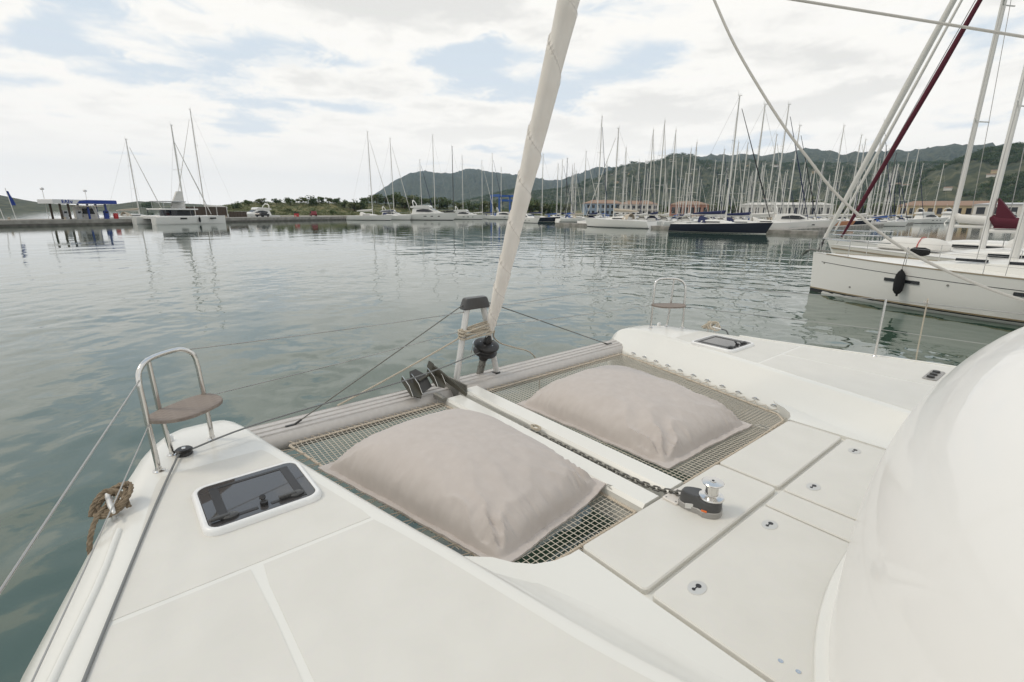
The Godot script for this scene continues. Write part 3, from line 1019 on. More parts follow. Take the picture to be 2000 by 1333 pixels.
func rigging() -> void:
	# guard wires and stanchions
	var A := Vector3(0.036, 2.31, -3.53)
	part("guard_wire", one_tube([A, Vector3(-0.36, 2.30, -1.74), Vector3(-0.68, 2.32, -0.2), Vector3(-0.85, 2.33, 2.4)], 0.0045, 8), M.wire, boat)
	part("guard_wire", one_tube([Vector3(0.042, 2.03, -3.522), Vector3(-0.245, 2.0, -2.20), Vector3(-0.68, 2.0, -0.2), Vector3(-0.85, 2.0, 2.4)], 0.0032, 6), M.wire, boat)
	for z in [-0.2, 2.4]:
		var x := -0.68 if z < 1.0 else -0.85
		part("stanchion", one_tube([Vector3(x, 1.70, z), Vector3(x, 2.33, z)], 0.0125, 10), M.steel, boat)
	var sx := 6.64
	part("stanchion", one_tube([Vector3(sx, 1.68, -1.505), Vector3(sx + 0.035, 2.375, -1.515)], [0.0135, 0.0115], 12), M.steel, boat)
	var mb := MB.new()
	mb.lathe([Vector2(0.0, 0.0), Vector2(0.03, 0.0), Vector2(0.03, 0.008), Vector2(0.016, 0.03), Vector2(0.0, 0.03)], 14, Transform3D(Basis.IDENTITY, Vector3(sx, SIDE - 0.012, -1.505)))
	part("stanchion_foot", mb.commit(), M.steel, boat)
	var S := Vector3(6.155, 2.32, -3.69)
	part("guard_wire", one_tube([S, Vector3(sx + 0.035, 2.37, -1.515), Vector3(6.92, 2.36, 0.4)], 0.0045, 6), M.wire, boat)
	part("guard_wire", one_tube([Vector3(6.155, 2.02, -3.69), Vector3(sx + 0.018, 2.03, -1.51), Vector3(6.90, 2.02, 0.4)], 0.0035, 6), M.wire, boat)
	part("stanchion", one_tube([Vector3(6.92, 1.68, 0.4), Vector3(6.92, 2.38, 0.4)], 0.0125, 10), M.steel, boat)
	# bow wires from the seats to the striker cap and to its legs
	part("bow_wire", one_tube(sagging(Vector3(0.30, 2.39, -3.81), Vector3(2.86, 2.26, -4.25), 0.01), 0.0035, 6), M.wire, boat)
	part("bow_wire", one_tube(sagging(Vector3(0.40, 2.045, -3.80), Vector3(2.82, 2.06, -4.25), 0.01), 0.0035, 6), M.wire, boat)
	part("bow_wire", one_tube(sagging(Vector3(5.83, 2.39, -3.96), Vector3(3.12, 2.27, -4.25), 0.01), 0.0035, 6), M.wire, boat)
	part("bow_wire", one_tube(sagging(Vector3(5.82, 2.045, -3.95), Vector3(3.16, 2.06, -4.25), 0.01), 0.0035, 6), M.wire, boat)
	# mast with its shrouds, behind the viewer's right shoulder
	var ms := part("mast", mast_mesh(15.2, 0.12), M.mast_alloy, boat)
	ms.position = Vector3(MID, 2.9, 1.7)
	for x in [-0.75, 6.95]: part("shroud", one_tube([Vector3(x, 1.7, 2.3), Vector3(MID, 16.5, 1.7)], 0.006, 6), M.wire, boat)
	# lead block at the foot of the port seat
	mb = MB.new()
	mb.lathe([Vector2(0.0, 0.0), Vector2(0.045, 0.0), Vector2(0.052, 0.008), Vector2(0.044, 0.018), Vector2(0.044, 0.026), Vector2(0.052, 0.036), Vector2(0.042, 0.045), Vector2(0.0, 0.046)], 22, Transform3D(Basis.IDENTITY, Vector3(0.197, SIDE, -3.67)))
	var bl := part("lead_block", mb.commit(32), M.black_plastic, boat)
	mb = MB.new()
	mb.lathe([Vector2(0.0, 0.045), Vector2(0.014, 0.045), Vector2(0.012, 0.05), Vector2(0.0, 0.05)], 12, Transform3D(Basis.IDENTITY, Vector3(0.197, SIDE, -3.67)))
	part("pin", mb.commit(), M.steel, bl)

func bean_bag(corners: Array, hm: float, sd: int, label: String, pleats: Array, folds: Array, tie: float) -> void:
	# big floor cushion: corners in plan (front-port, front-starboard, aft-starboard, aft-port), stuffed top and a flat sewn rim
	var o := thing("bean_bag", label, "cushion", Vector3.ZERO, 0.0, "bean bags lying on the nets")
	var n := 104
	var nz := FastNoiseLite.new()
	nz.seed = sd
	nz.frequency = 1.6
	nz.fractal_octaves = 3
	var fold := FastNoiseLite.new()
	fold.seed = sd + 3
	fold.frequency = 1.0
	fold.fractal_octaves = 2
	fold.domain_warp_enabled = true
	fold.domain_warp_amplitude = 0.3
	var seam := 0.925
	var top := []
	var bot := []
	for j in n + 1:
		var t := -1.0 + 2.0 * j / n
		var A := PackedVector3Array()
		var B := PackedVector3Array()
		for i in n + 1:
			var s := -1.0 + 2.0 * i / n
			# more grid lines near the rim
			var ss := sin(s * PI / 2) * 0.6 + s * 0.4
			var tt := sin(t * PI / 2) * 0.6 + t * 0.4
			var a: Vector2 = corners[0].lerp(corners[1], (ss + 1) / 2)
			var b: Vector2 = corners[3].lerp(corners[2], (ss + 1) / 2)
			var q: Vector2 = a.lerp(b, (tt + 1) / 2)
			var cen: Vector2 = (corners[0] + corners[1] + corners[2] + corners[3]) / 4
			# the stuffing draws the middle of each edge in
			var pin := 0.03 * (pow(absf(ss), 6.0) * (1 - tt * tt) + pow(absf(tt), 6.0) * (1 - ss * ss))
			q = q.lerp(cen, pin + 0.02 * pow(absf(ss * tt), 4.0))
			var us := clampf(absf(ss) / seam, 0.0, 1.0)
			var ut := clampf(absf(tt) / seam, 0.0, 1.0)
			var full := (1 - pow(us, 2.8)) * (1 - pow(ut, 2.6))
			var h := hm * pow(full, 0.46) * (1.0 - 0.16 * tt)
			# slack cloth: shallow dents, and gathers that run in from the rim and the corners
			h += 0.012 * nz.get_noise_2d(q.x * 1.3, q.y * 1.3) * smoothstep(0.0, 0.4, full) * (hm / 0.3)
			var nearrim := (1.0 - smoothstep(0.05, 0.55, full)) * smoothstep(0.0, 0.06, full)
			h += nearrim * 0.034 * (0.35 - absf(fold.get_noise_2d((ss if absf(tt) > absf(ss) else tt) * 11.0 + 20.0, (tt if absf(tt) > absf(ss) else ss) * 1.2)))
			# pleats that fan out from the sewn corners
			for c in 4:
				var cn: Vector2 = [Vector2(-0.96, -0.96), Vector2(0.96, -0.96), Vector2(0.96, 0.96), Vector2(-0.96, 0.96)][c]
				var dv := Vector2(ss, tt) - cn
				var dl := dv.length()
				var ang := dv.angle() + 0.25 * fold.get_noise_2d(ss * 2.0 + c * 9.0, tt * 2.0)
				var wave := 1.0 - pow(absf(sin(ang * (4.0 + c) + sd + 1.3 * c)), 0.7)
				h += 2.0 * pleats[c] * (wave - 0.38) * minf(dl / 0.2, 1.0) * exp(-dl / 0.42) * smoothstep(0.0, 0.05, full)
			for f in folds:
				# long soft tension folds: start, end in (s, t), depth, width
				var p0: Vector2 = f[0]
				var p1: Vector2 = f[1]
				var d := p1 - p0
				var k := clampf((Vector2(ss, tt) - p0).dot(d) / d.length_squared(), 0.0, 1.0)
				var cc := p0 + d * k + d.orthogonal() * 0.08 * sin(k * 2.5)
				var dd: float = Vector2(ss, tt).distance_to(cc) / f[3]
				h += f[2] * exp(-dd * dd) * smoothstep(0.0, 0.12, full) * sin(minf(k * 3.0 + 0.25, 1.0) * PI / 2) * (1.0 - k)
			var rim := maxf(absf(ss), absf(tt))
			var lift := 0.003 * sin(ss * 9.0 + tt * 11.0 + sd) + 0.007 * nz.get_noise_2d(ss * 4.0 + 9.0, tt * 4.0)
			# the aft corner on the centre side is tied up
			var up := tie * exp(-Vector2(ss - 1.0, tt - 1.0).length_squared() / 0.10)
			var y0 := 1.437 + up
			if rim > seam: A.push_back(Vector3(q.x, y0 + 0.010 + maxf(lift, -0.006), q.y))
			else: A.push_back(Vector3(q.x, y0 + 0.006 + maxf(h, 0.0), q.y))
			B.push_back(Vector3(q.x, y0 - 0.003 + (maxf(lift, -0.006) if rim > seam else -0.004 - 0.03 * pow(full, 0.6)), q.y))
		top.push_back(A)
		bot.push_back(B)
	var mb := MB.new()
	mb.sheet(top, true)
	mb.sheet(bot, false)
	# close the rim
	for i in n:
		mb.quad(top[0][i], top[0][i + 1], bot[0][i + 1], bot[0][i])
		mb.quad(top[n][i + 1], top[n][i], bot[n][i], bot[n][i + 1])
		mb.quad(top[i + 1][0], top[i][0], bot[i][0], bot[i + 1][0])
		mb.quad(top[i][n], top[i + 1][n], bot[i + 1][n], bot[i][n])
	part("cover", mb.commit(75), M.taupe_cloth, o)
	# tie cord at the aft corner
	var c2: Vector2 = corners[2]
	var tie2 := tie
	mb = MB.new()
	mb.tube([Vector3(c2.x - 0.02, 1.45 + tie2, c2.y), Vector3(c2.x + 0.03, 1.45 + tie2 * 0.6, c2.y + 0.05), Vector3(c2.x + 0.05, 1.432, c2.y + 0.12)], 0.004, 6)
	mb.tube([Vector3(c2.x - 0.03, 1.45 + tie2, c2.y), Vector3(c2.x - 0.005, 1.44 + tie2 * 0.5, c2.y + 0.06), Vector3(c2.x + 0.015, 1.432, c2.y + 0.14)], 0.004, 6)
	part("tie_cord", mb.commit(60), M.pale_rope, o)

func stay_at(y: float) -> Vector3:
	return Vector3(3.1, y, -4.358 + (y - 1.443) * 0.367)

func headsail() -> void:
	var o := thing("furled_headsail", "cream headsail rolled round the catamaran's forestay above a black drum", "sail")
	var mb := MB.new()
	var prof := [[2.00, 0.030], [2.06, 0.040], [2.2, 0.056], [2.5, 0.068], [3.1, 0.076], [4.0, 0.083], [5.2, 0.088], [8.0, 0.08], [13.0, 0.045], [14.0, 0.02]]
	var rings := []
	var y := 2.0
	var ax := Vector3(0, 1, 0.367).normalized()
	var e1 := Vector3.RIGHT
	var e2 := ax.cross(e1)
	var nz := FastNoiseLite.new()
	nz.seed = 4
	nz.frequency = 1.2
	while y < 14.0:
		var ring := PackedVector3Array()
		var r := lin(prof, y)
		var sides := 48
		for k in sides:
			var t := TAU * k / sides
			# cloth wound on in a spiral: a step where each turn ends
			var w := fposmod(t / TAU + y * 2.6 + 0.30 * sin(y * 2.3) + 0.16 * sin(y * 5.1), 1.0)
			var rad := r * (0.92 + 0.16 * w + 0.02 * nz.get_noise_3d(cos(t) * 2.0, y * 3.0, sin(t) * 2.0))
			ring.push_back(stay_at(y) + (e1 * cos(t) + e2 * sin(t)) * rad)
		rings.push_back(ring)
		y += 0.025 if y < 5.5 else 0.25
	mb.loft(rings)
	var seam := []
	var ys := 2.1
	while ys < 5.4:
		var ts := -TAU * (ys * 2.6 + 0.30 * sin(ys * 2.3) + 0.16 * sin(ys * 5.1)) - 0.02
		seam.push_back(stay_at(ys) + (e1 * cos(ts) + e2 * sin(ts)) * lin(prof, ys) * 1.085)
		ys += 0.012
	part("leech_seam", one_tube(seam, 0.0013, 5), M.seam_thread, o)
	part("rolled_cloth", mb.commit(28), M.sail_cloth, o)
	# tack webbing and swivel
	var b := Basis(e1, ax, e1.cross(ax))
	var dr := func(prof2: Array, at: float, m: Material, called: String) -> void:
		var q := MB.new()
		q.lathe(prof2, 28, Transform3D(b, stay_at(at)))
		part(called, q.commit(32), m, o)
	mb = MB.new()
	mb.tube([stay_at(1.955) + Vector3(0.02, 0, 0), stay_at(2.03) + Vector3(0.012, 0, 0)], 0.012, 8)
	mb.tube([stay_at(1.955) - Vector3(0.025, 0, 0), stay_at(2.04) - Vector3(0.012, 0, 0)], 0.010, 8)
	part("tack_webbing", mb.commit(), M.cover_white, o)
	dr.call([Vector2(0.0, 0.0), Vector2(0.045, 0.0), Vector2(0.05, 0.03), Vector2(0.035, 0.07), Vector2(0.022, 0.10), Vector2(0.0, 0.10)], 1.895, M.black_plastic, "swivel")
	dr.call([Vector2(0.0, 0.0), Vector2(0.10, 0.0), Vector2(0.132, 0.012), Vector2(0.136, 0.03), Vector2(0.11, 0.045), Vector2(0.104, 0.06), Vector2(0.11, 0.08), Vector2(0.142, 0.10), Vector2(0.142, 0.115), Vector2(0.115, 0.135), Vector2(0.045, 0.145), Vector2(0.0, 0.145)], 1.765, M.black_plastic, "drum")
	dr.call([Vector2(0.0, 0.0), Vector2(0.05, 0.0), Vector2(0.055, 0.05), Vector2(0.045, 0.09), Vector2(0.0, 0.09)], 1.69, M.black_plastic, "bearing")
	mb = MB.new()
	for k in 5:
		var t := TAU * k / 5.0
		mb.lathe([Vector2(0.0, 0.0), Vector2(0.007, 0.0), Vector2(0.005, 0.004), Vector2(0.0, 0.004)], 8, Transform3D(b, stay_at(1.765) + ax * 0.138 + (e1 * cos(t) + e2 * sin(t)) * 0.075))
	part("bolt_heads", mb.commit(), M.steel, o)
	# guard bar bent round the drum
	mb = MB.new()
	var gp := []
	for k in 9:
		var t := lerpf(0.15, 0.85, k / 8.0) * PI
		gp.push_back(stay_at(1.86) + e1 * -cos(t) * 0.15 + e2 * (sin(t) * 0.15))
	gp.push_front(gp[0] - ax * 0.12)
	gp.push_back(gp[-1] - ax * 0.16)
	mb.tube(gp, 0.005, 6)
	part("guard_bar", mb.commit(60), M.steel, o)
	mb = MB.new()
	for d in [-0.024, 0.024]: mb.bev(stay_at(1.56) + Vector3(d, 0, 0), Vector3(0.012, 0.26, 0.05), 0.003, b)
	mb.tube([stay_at(1.60) + Vector3(-0.05, 0, 0), stay_at(1.60) + Vector3(0.05, 0, 0)], 0.012, 8)
	mb.tube([stay_at(1.50) + Vector3(-0.04, 0, 0), stay_at(1.50) + Vector3(0.04, 0, 0)], 0.012, 8)
	part("toggle", mb.commit(), M.galvanised, o)

func loose_gear() -> void:
	bean_bag([Vector2(0.955, -3.46), Vector2(2.36, -3.50), Vector2(2.41, -1.87), Vector2(1.375, -1.72)], 0.335, 5, "taupe bean bag on the port net, nearest the deck hatch", [0.014, 0.010, 0.034, 0.036], [[Vector2(-0.9, 0.75), Vector2(-0.1, 0.1), 0.012, 0.10], [Vector2(0.75, 0.9), Vector2(0.2, 0.1), 0.012, 0.10], [Vector2(-0.35, 0.92), Vector2(-0.1, 0.2), 0.010, 0.08], [Vector2(0.3, 0.95), Vector2(0.15, 0.2), -0.008, 0.08], [Vector2(-0.93, -0.3), Vector2(-0.2, -0.4), 0.008, 0.12]], 0.06)
	bean_bag([Vector2(2.92, -3.50), Vector2(4.42, -3.56), Vector2(4.30, -1.745), Vector2(2.99, -1.775)], 0.31, 17, "taupe bean bag on the starboard net beyond the chain beam", [0.010, 0.010, 0.030, 0.055], [[Vector2(-0.75, 0.92), Vector2(-0.25, 0.25), 0.016, 0.09], [Vector2(-0.93, 0.6), Vector2(-0.4, 0.2), 0.014, 0.08], [Vector2(0.93, 0.75), Vector2(0.2, 0.15), 0.014, 0.08], [Vector2(0.94, 0.35), Vector2(0.4, -0.2), 0.010, 0.07], [Vector2(-0.2, 0.95), Vector2(-0.1, 0.3), -0.010, 0.09]], 0.0)
	headsail()
	# rope lashed round the striker leg and the foot of the sail
	var o := thing("lashing_rope", "beige rope wound in turns between the striker leg and furled sail", "rope")
	var path := []
	var pa := Vector3(2.815, 2.03, -4.25)
	var pb := Vector3(3.105, 2.075, -4.13)
	var turns := 6
	for i in turns * 16:
		var t := TAU * i / 16.0
		var k := float(i) / (turns * 16)
		var mid := (pa + pb) * 0.5
		var half := (pb - pa) * 0.5
		var side := Vector3(-half.z, 0, half.x).normalized()
		var c := signf(cos(t)) * pow(absf(cos(t)), 0.6)
		path.push_back(mid + half * c * 1.16 + side * sin(t) * (0.05 + 0.014 * sin(i * 0.7)) + Vector3(0, (k - 0.5) * 0.11 + (0.035 * c * sin(k * 9.0)), 0))
	part("turns", rope_mesh(path, 0.0105), M.beige_rope, o)
	path = []
	for i in 40:
		var t := TAU * i / 13.0
		path.push_back(pa + Vector3(-0.035 + 0.022 * cos(t), -0.055 + 0.11 * i / 40.0, 0.04 * sin(t) + 0.03))
	part("hitch", rope_mesh(path, 0.0105), M.beige_rope, o)
	part("port_tail", rope_mesh(sagging(Vector3(2.78, 2.0, -4.23), Vector3(1.46, 1.515, -4.36), 0.012), 0.009), M.beige_rope, o)
	part("starboard_tail", rope_mesh(smooth_path([Vector3(3.17, 2.03, -4.15), Vector3(3.23, 1.93, -4.24), Vector3(3.42, 1.80, -4.36), Vector3(3.75, 1.66, -4.50), Vector3(4.1, 1.50, -4.56), Vector3(4.25, 1.2, -4.58), Vector3(4.3, 0.3, -4.6)], 5), 0.009), M.beige_rope, o)
	# furling line: drum, lead block, then aft along the port deck
	tag(part("furling_line", one_tube(smooth_path([Vector3(3.0, 1.80, -4.19), Vector3(2.1, 1.755, -4.01), Vector3(0.75, 1.775, -3.765), Vector3(0.235, 1.745, -3.655), Vector3(0.165, 1.74, -3.63), Vector3(0.13, 1.735, -3.53), Vector3(-0.018, 1.726, -3.016), Vector3(-0.29, 1.724, -1.961), Vector3(-0.5, 1.724, -1.1), Vector3(-0.6, 1.724, 1.0)], 6), 0.0065, 8), M.grey_rope, self), "grey furling line running from the black drum along the port deck", "rope")
	# headsail sheets overhead
	tag(part("headsail_sheet", one_tube(smooth_path([Vector3(2.95, 6.3, -2.55), Vector3(2.45, 5.2, -1.92), Vector3(2.24, 4.55, -1.53), Vector3(2.194, 4.183, -1.311), Vector3(2.19, 3.955, -1.175), Vector3(2.216, 3.677, -0.985), Vector3(2.255, 3.509, -0.858), Vector3(2.30, 3.363, -0.741), Vector3(2.368, 3.205, -0.568), Vector3(2.455, 3.091, -0.388), Vector3(2.586, 2.995, -0.175), Vector3(2.72, 2.96, 0.03), Vector3(2.86, 2.97, 0.25)], 6), 0.0052, 8), M.pale_rope, self), "pale sheet hanging in a slack curve across the sky to the coachroof", "rope", "headsail sheets")
	tag(part("headsail_sheet", one_tube(smooth_path([Vector3(2.97, 7.2, -2.2), Vector3(1.75, 5.6, -2.2), Vector3(1.47, 4.262, -1.69), Vector3(1.706, 4.167, -1.36), Vector3(1.98, 4.053, -0.974), Vector3(2.208, 3.958, -0.652), Vector3(2.436, 3.863, -0.331), Vector3(2.801, 3.711, 0.183), Vector3(3.166, 3.559, 0.698), Vector3(3.1, 3.0, 1.45)], 6), 0.0046, 8), M.pale_rope, self), "pale sheet crossing the top right corner of the sky almost level", "rope", "headsail sheets")
	# coiled mooring line over the port edge
	o = thing("rope_coil", "brown mooring rope coil hung over the port gunwale", "rope", Vector3(-0.165, 1.715, -3.20))
	o.scale = Vector3(0.78, 0.78, 0.78)
	var loops := []
	for i in 5 * 36:
		var t := TAU * i / 36.0
		var k := i / 180.0
		var rx := 0.078 + 0.018 * sin(k * 11.0)
		var rz := 0.105 + 0.018 * cos(k * 9.0)
		loops.push_back(Vector3(-0.02 + rx * cos(t) - 0.03 * sin(k * 5.0), 0.03 + 0.05 * k + 0.055 * cos(t + 0.4) * (0.5 + 0.6 * k), rz * sin(t) + 0.02 * sin(k * 8.0)))
	part("loops", rope_mesh(loops, 0.0165), M.brown_rope, o)
	part("hanging_end", rope_mesh(smooth_path([Vector3(-0.06, 0.05, 0.04), Vector3(-0.12, 0.01, 0.12), Vector3(-0.165, -0.08, 0.20), Vector3(-0.175, -0.20, 0.23), Vector3(-0.13, -0.5, 0.24), Vector3(-0.06, -1.0, 0.24), Vector3(0.02, -1.8, 0.24)], 6), 0.0165), M.brown_rope, o)
	part("crossing_turn", rope_mesh(smooth_path([Vector3(0.06, 0.02, 0.10), Vector3(0.03, 0.10, 0.02), Vector3(-0.05, 0.13, -0.02), Vector3(-0.12, 0.07, 0.0), Vector3(-0.15, 0.0, 0.04)], 6), 0.0165), M.brown_rope, o)
	o = thing("rope_coil", "straw coloured rope heaped on the starboard cleat by the far hatch", "rope", Vector3(6.34, 1.735, -3.35))
	loops = []
	for i in 5 * 32:
		var t := TAU * i / 32.0
		loops.push_back(Vector3(0.055 * cos(t) * (1.0 + 0.2 * sin(i * 0.05)), 0.05 + 0.042 * sin(t + 0.6) + 0.01 * sin(i * 0.11), -0.08 + 0.16 * i / 160.0 + 0.05 * sin(t + i * 0.02)))
	part("turns", rope_mesh(loops, 0.011), M.beige_rope, o)
	part("tail", rope_mesh(smooth_path([Vector3(0.05, 0.02, 0.05), Vector3(0.11, 0.0, 0.10), Vector3(0.2, -0.08, 0.16), Vector3(0.26, -0.5, 0.2), Vector3(0.28, -1.7, 0.2)], 6), 0.011), M.grey_rope, o)
	# fender line on the starboard guard wire
	o = thing("fender_line", "tan fender line knotted to the starboard guard wire", "rope")
	part("drop", rope_mesh(smooth_path([Vector3(6.76, 2.42, -1.17), Vector3(6.76, 2.37, -1.17), Vector3(6.80, 2.0, -1.17), Vector3(6.86, 1.7, -1.17), Vector3(7.02, 1.3, -1.16)], 5), 0.007), M.beige_rope, o)
	var kn := []
	for i in 26:
		var t := TAU * i / 9.0
		kn.push_back(Vector3(6.757 + 0.016 * cos(t), 2.372 + 0.016 * sin(t), -1.20 + 0.05 * i / 26.0))
	part("knot", rope_mesh(kn, 0.006), M.pale_rope, o)
	anchor()
	# chain in the slot, one link at a time
	o = thing("anchor_chain", "dark galvanised chain lying in the beam slot and over to windlass", "chain")
	var mb := MB.new()
	var lk := []
	for i in 16:
		var t := TAU * i / 16.0
		lk.push_back(Vector3(signf(cos(t)) * 0.0 + cos(t) * 0.0145, 0, sin(t) * 0.0145 + (0.0145 if sin(t) > 0.01 else (-0.0145 if sin(t) < -0.01 else 0.0))))
	mb.tube(lk, 0.0058, 6, 1.0, true)
	var link := mb.commit(60)
	var run := []
	for q in smooth_path([Vector3(2.614, 1.405, -3.86), Vector3(2.613, 1.435, -3.2), Vector3(2.615, 1.465, -2.6), Vector3(2.612, 1.478, -1.95), Vector3(2.618, 1.497, -1.66), Vector3(2.628, 1.523, -1.53), Vector3(2.64, 1.56, -1.41), Vector3(2.645, 1.585, -1.37)], 24): run.push_back(q)
	var acc := 0.0
	var cnt := 0
	for i in run.size() - 1:
		var L: float = run[i].distance_to(run[i + 1])
		while acc < L:
			var at: Vector3 = run[i].lerp(run[i + 1], acc / L)
			var d: Vector3 = (run[i + 1] - run[i]).normalized()
			var li := part("chain_link", link, M.chain_steel, o)
			var bs := Basis.looking_at(d, Vector3.UP).rotated(d, (PI / 4) * (1 if cnt % 2 else -1) + 0.15 * sin(cnt * 2.1))
			li.transform = Transform3D(bs, at)
			cnt += 1
			acc += 0.042
		acc -= L
	# short lashing with a hook on the chain
	o = thing("snubber_line", "thin cream line with a looped knot lying along the chain slot", "rope")
	part("line", rope_mesh(smooth_path([Vector3(2.63, 1.505, -3.80), Vector3(2.625, 1.498, -3.4), Vector3(2.622, 1.502, -3.0), Vector3(2.60, 1.51, -2.86)], 6), 0.005), M.pale_rope, o)
	var kl := []
	for i in 44:
		var t := TAU * i / 11.0
		kl.push_back(Vector3(2.605 + 0.030 * cos(t), 1.517 + 0.008 * sin(t * 1.7), -2.84 + 0.05 * sin(t) + 0.02 * i / 44.0))
	part("knot", rope_mesh(kl, 0.005), M.beige_rope, o)

func plate(mb: MB, pts: Array, thick: float) -> void:
	# flat plate from an outline in space
	var c := Vector3.ZERO
	for q in pts: c += q
	c /= pts.size()
	var nrm := Vector3.ZERO
	for i in pts.size(): nrm += (pts[i] - c).cross(pts[(i + 1) % pts.size()] - c)
	nrm = nrm.normalized() * thick * 0.5
	var a := PackedVector3Array()
	var b := PackedVector3Array()
	for q in pts:
		a.push_back(q + nrm)
		b.push_back(q - nrm)
	mb.loft([b, a])

func anchor() -> void:
	var o := thing("anchor", "dark galvanised plate anchor stowed over the crossbeam beside the roller", "anchor", Vector3(2.4, 1.55, -4.0) * 0.14)
	o.scale = Vector3(0.86, 0.86, 0.86)
	var mb := MB.new()
	# shank: tapered flat bar leaning up and forward from the slot
	var a := Vector3(2.60, 1.515, -3.80)
	var b := Vector3(2.42, 1.765, -4.24)
	var d := (b - a).normalized()
	var s := d.cross(Vector3.UP).normalized()
	var u := s.cross(d)
	var rings := []
	for k in [[0.0, 0.016, 0.010], [0.06, 0.022, 0.011], [0.5, 0.030, 0.012], [0.9, 0.040, 0.014], [1.0, 0.036, 0.014]]:
		var c: Vector3 = a.lerp(b, k[0])
		rings.push_back(PackedVector3Array([c + u * k[1] + s * k[2], c + u * k[1] - s * k[2], c - u * k[1] - s * k[2], c - u * k[1] + s * k[2]]))
	mb.loft(rings)
	part("shank", mb.commit(), M.anchor_steel, o)
	mb = MB.new()
	plate(mb, [Vector3(2.45, 1.80, -4.28), Vector3(2.40, 1.845, -4.30), Vector3(2.36, 1.80, -4.27), Vector3(2.37, 1.70, -4.20), Vector3(2.44, 1.70, -4.20)], 0.02)
	mb.tube([Vector3(2.46, 1.74, -4.22), Vector3(2.20, 1.66, -4.20)], 0.016, 8)
	part("crown", mb.commit(), M.anchor_steel, o)
	# the flukes: channel-shaped plates with bright upturned edges
	for f in [[Vector3(2.10, 1.60, -4.22), Vector3(0.0, 0, 0), 1.0], [Vector3(2.40, 1.66, -4.17), Vector3(0, 0, 0), 0.9]]:
		var c: Vector3 = f[0]
		var k: float = f[2]
		var fl := holder("fluke", o)
		mb = MB.new()
		plate(mb, [c + Vector3(-0.055, 0.06, -0.10) * k, c + Vector3(0.05, 0.07, -0.11) * k, c + Vector3(0.075, -0.06, 0.14) * k, c + Vector3(0.03, -0.085, 0.19) * k, c + Vector3(-0.045, -0.06, 0.14) * k], 0.012)
		part("blade", mb.commit(), M.anchor_steel, fl)
		for e in [-1, 1]:
			mb = MB.new()
			var x: float = (0.065 if e > 0 else -0.055) * k
			plate(mb, [c + Vector3(x, 0.06, -0.11) * Vector3(1, k, k), c + Vector3(x, 0.125, -0.08) * Vector3(1, k, k), c + Vector3(x, 0.05, 0.08) * Vector3(1, k, k), c + Vector3(x, -0.055, 0.16) * Vector3(1, k, k), c + Vector3(x, -0.07, 0.13) * Vector3(1, k, k)], 0.009)
			part("edge_rib", mb.commit(), M.anchor_steel, fl)
			part("bright_edge", one_tube([c + Vector3(x, 0.128, -0.08) * Vector3(1, k, k), c + Vector3(x, 0.053, 0.08) * Vector3(1, k, k), c + Vector3(x, -0.05, 0.165) * Vector3(1, k, k)], 0.0045, 6), M.steel, fl)
	mb = MB.new()
	plate(mb, [Vector3(2.12, 1.60, -4.24), Vector3(2.16, 1.745, -4.34), Vector3(2.24, 1.76, -4.34), Vector3(2.33, 1.69, -4.26), Vector3(2.35, 1.57, -4.16), Vector3(2.22, 1.53, -4.13)], 0.02)
	part("palm_plate", mb.commit(), M.dark_plastic, o)

# --- sailing yachts: bow at local -z, waterline at y = 0, length 12 scaled to fit ---
func half_beam(t: float, B: float) -> float:
	# t: 0 stern, 1 stem
	if t < 0.42: return B * 0.5 * (0.78 + 0.22 * sin(t / 0.42 * PI / 2))
	return B * 0.5 * maxf(0.012, 1.0 - pow((t - 0.42) / 0.58, 2.3))

func hull_point(L: float, B: float, F0: float, F1: float, rake: float, t: float, y: float, side: float) -> Vector3:
	var fb := lerpf(F0, F1, t * t * 0.6 + t * 0.4)
	var v := clampf(y / fb, -0.4, 1.0)
	var k := 0.80 + 0.20 * sqrt(maxf(v, 0.0)) if v >= 0.0 else 0.80 + v * 1.4
	var z := L * 0.5 - t * L - rake * v * pow(t, 8.0) + (1.0 - v) * 0.5 * rake * pow(1.0 - t, 8.0)
	return Vector3(side * half_beam(t, B) * k, y, z)

func hull_strip(L: float, B: float, F0: float, F1: float, rake: float, ya: float, yb: float, out: float, rel := false, ta := 0.0, tb := 1.0) -> ArrayMesh:
	# a band on both sides of a hull between two heights (or between two offsets below the sheer)
	var mb := MB.new()
	for side in [-1.0, 1.0]:
		var rows := []
		for i in 25:
			var t := lerpf(ta, tb, i / 24.0)
			var fb := lerpf(F0, F1, t * t * 0.6 + t * 0.4)
			var a := hull_point(L, B, F0, F1, rake, t, fb + ya if rel else ya, side) + Vector3(side * out, 0, -out * 2.0 * pow(t, 12.0))
			var b := hull_point(L, B, F0, F1, rake, t, fb + yb if rel else yb, side) + Vector3(side * out, 0, -out * 2.0 * pow(t, 12.0))
			rows.push_back(PackedVector3Array([a, b, b - Vector3(side * out * 2.0, 0, 0), a - Vector3(side * out * 2.0, 0, 0)]))
		mb.loft(rows)
	return mb.commit(30)

func hull_mesh(L: float, B: float, F0: float, F1: float, rake: float, n := 22) -> ArrayMesh:
	var mb := MB.new()
	var rings := []
	for i in n + 1:
		var t := float(i) / n
		t = t * 0.75 + 0.25 * (1.0 - (1.0 - t) * (1.0 - t))
		var fb := lerpf(F0, F1, t * t * 0.6 + t * 0.4)
		var ring := PackedVector3Array()
		for v in [1.0, 0.75, 0.45, 0.15, 0.0, -0.25]: ring.push_back(hull_point(L, B, F0, F1, rake, t, v * fb, -1))
		for v in [-0.25, 0.0, 0.15, 0.45, 0.75, 1.0]: ring.push_back(hull_point(L, B, F0, F1, rake, t, v * fb, 1))
		rings.push_back(ring)
	mb.loft(rings)
	return mb.commit(45)

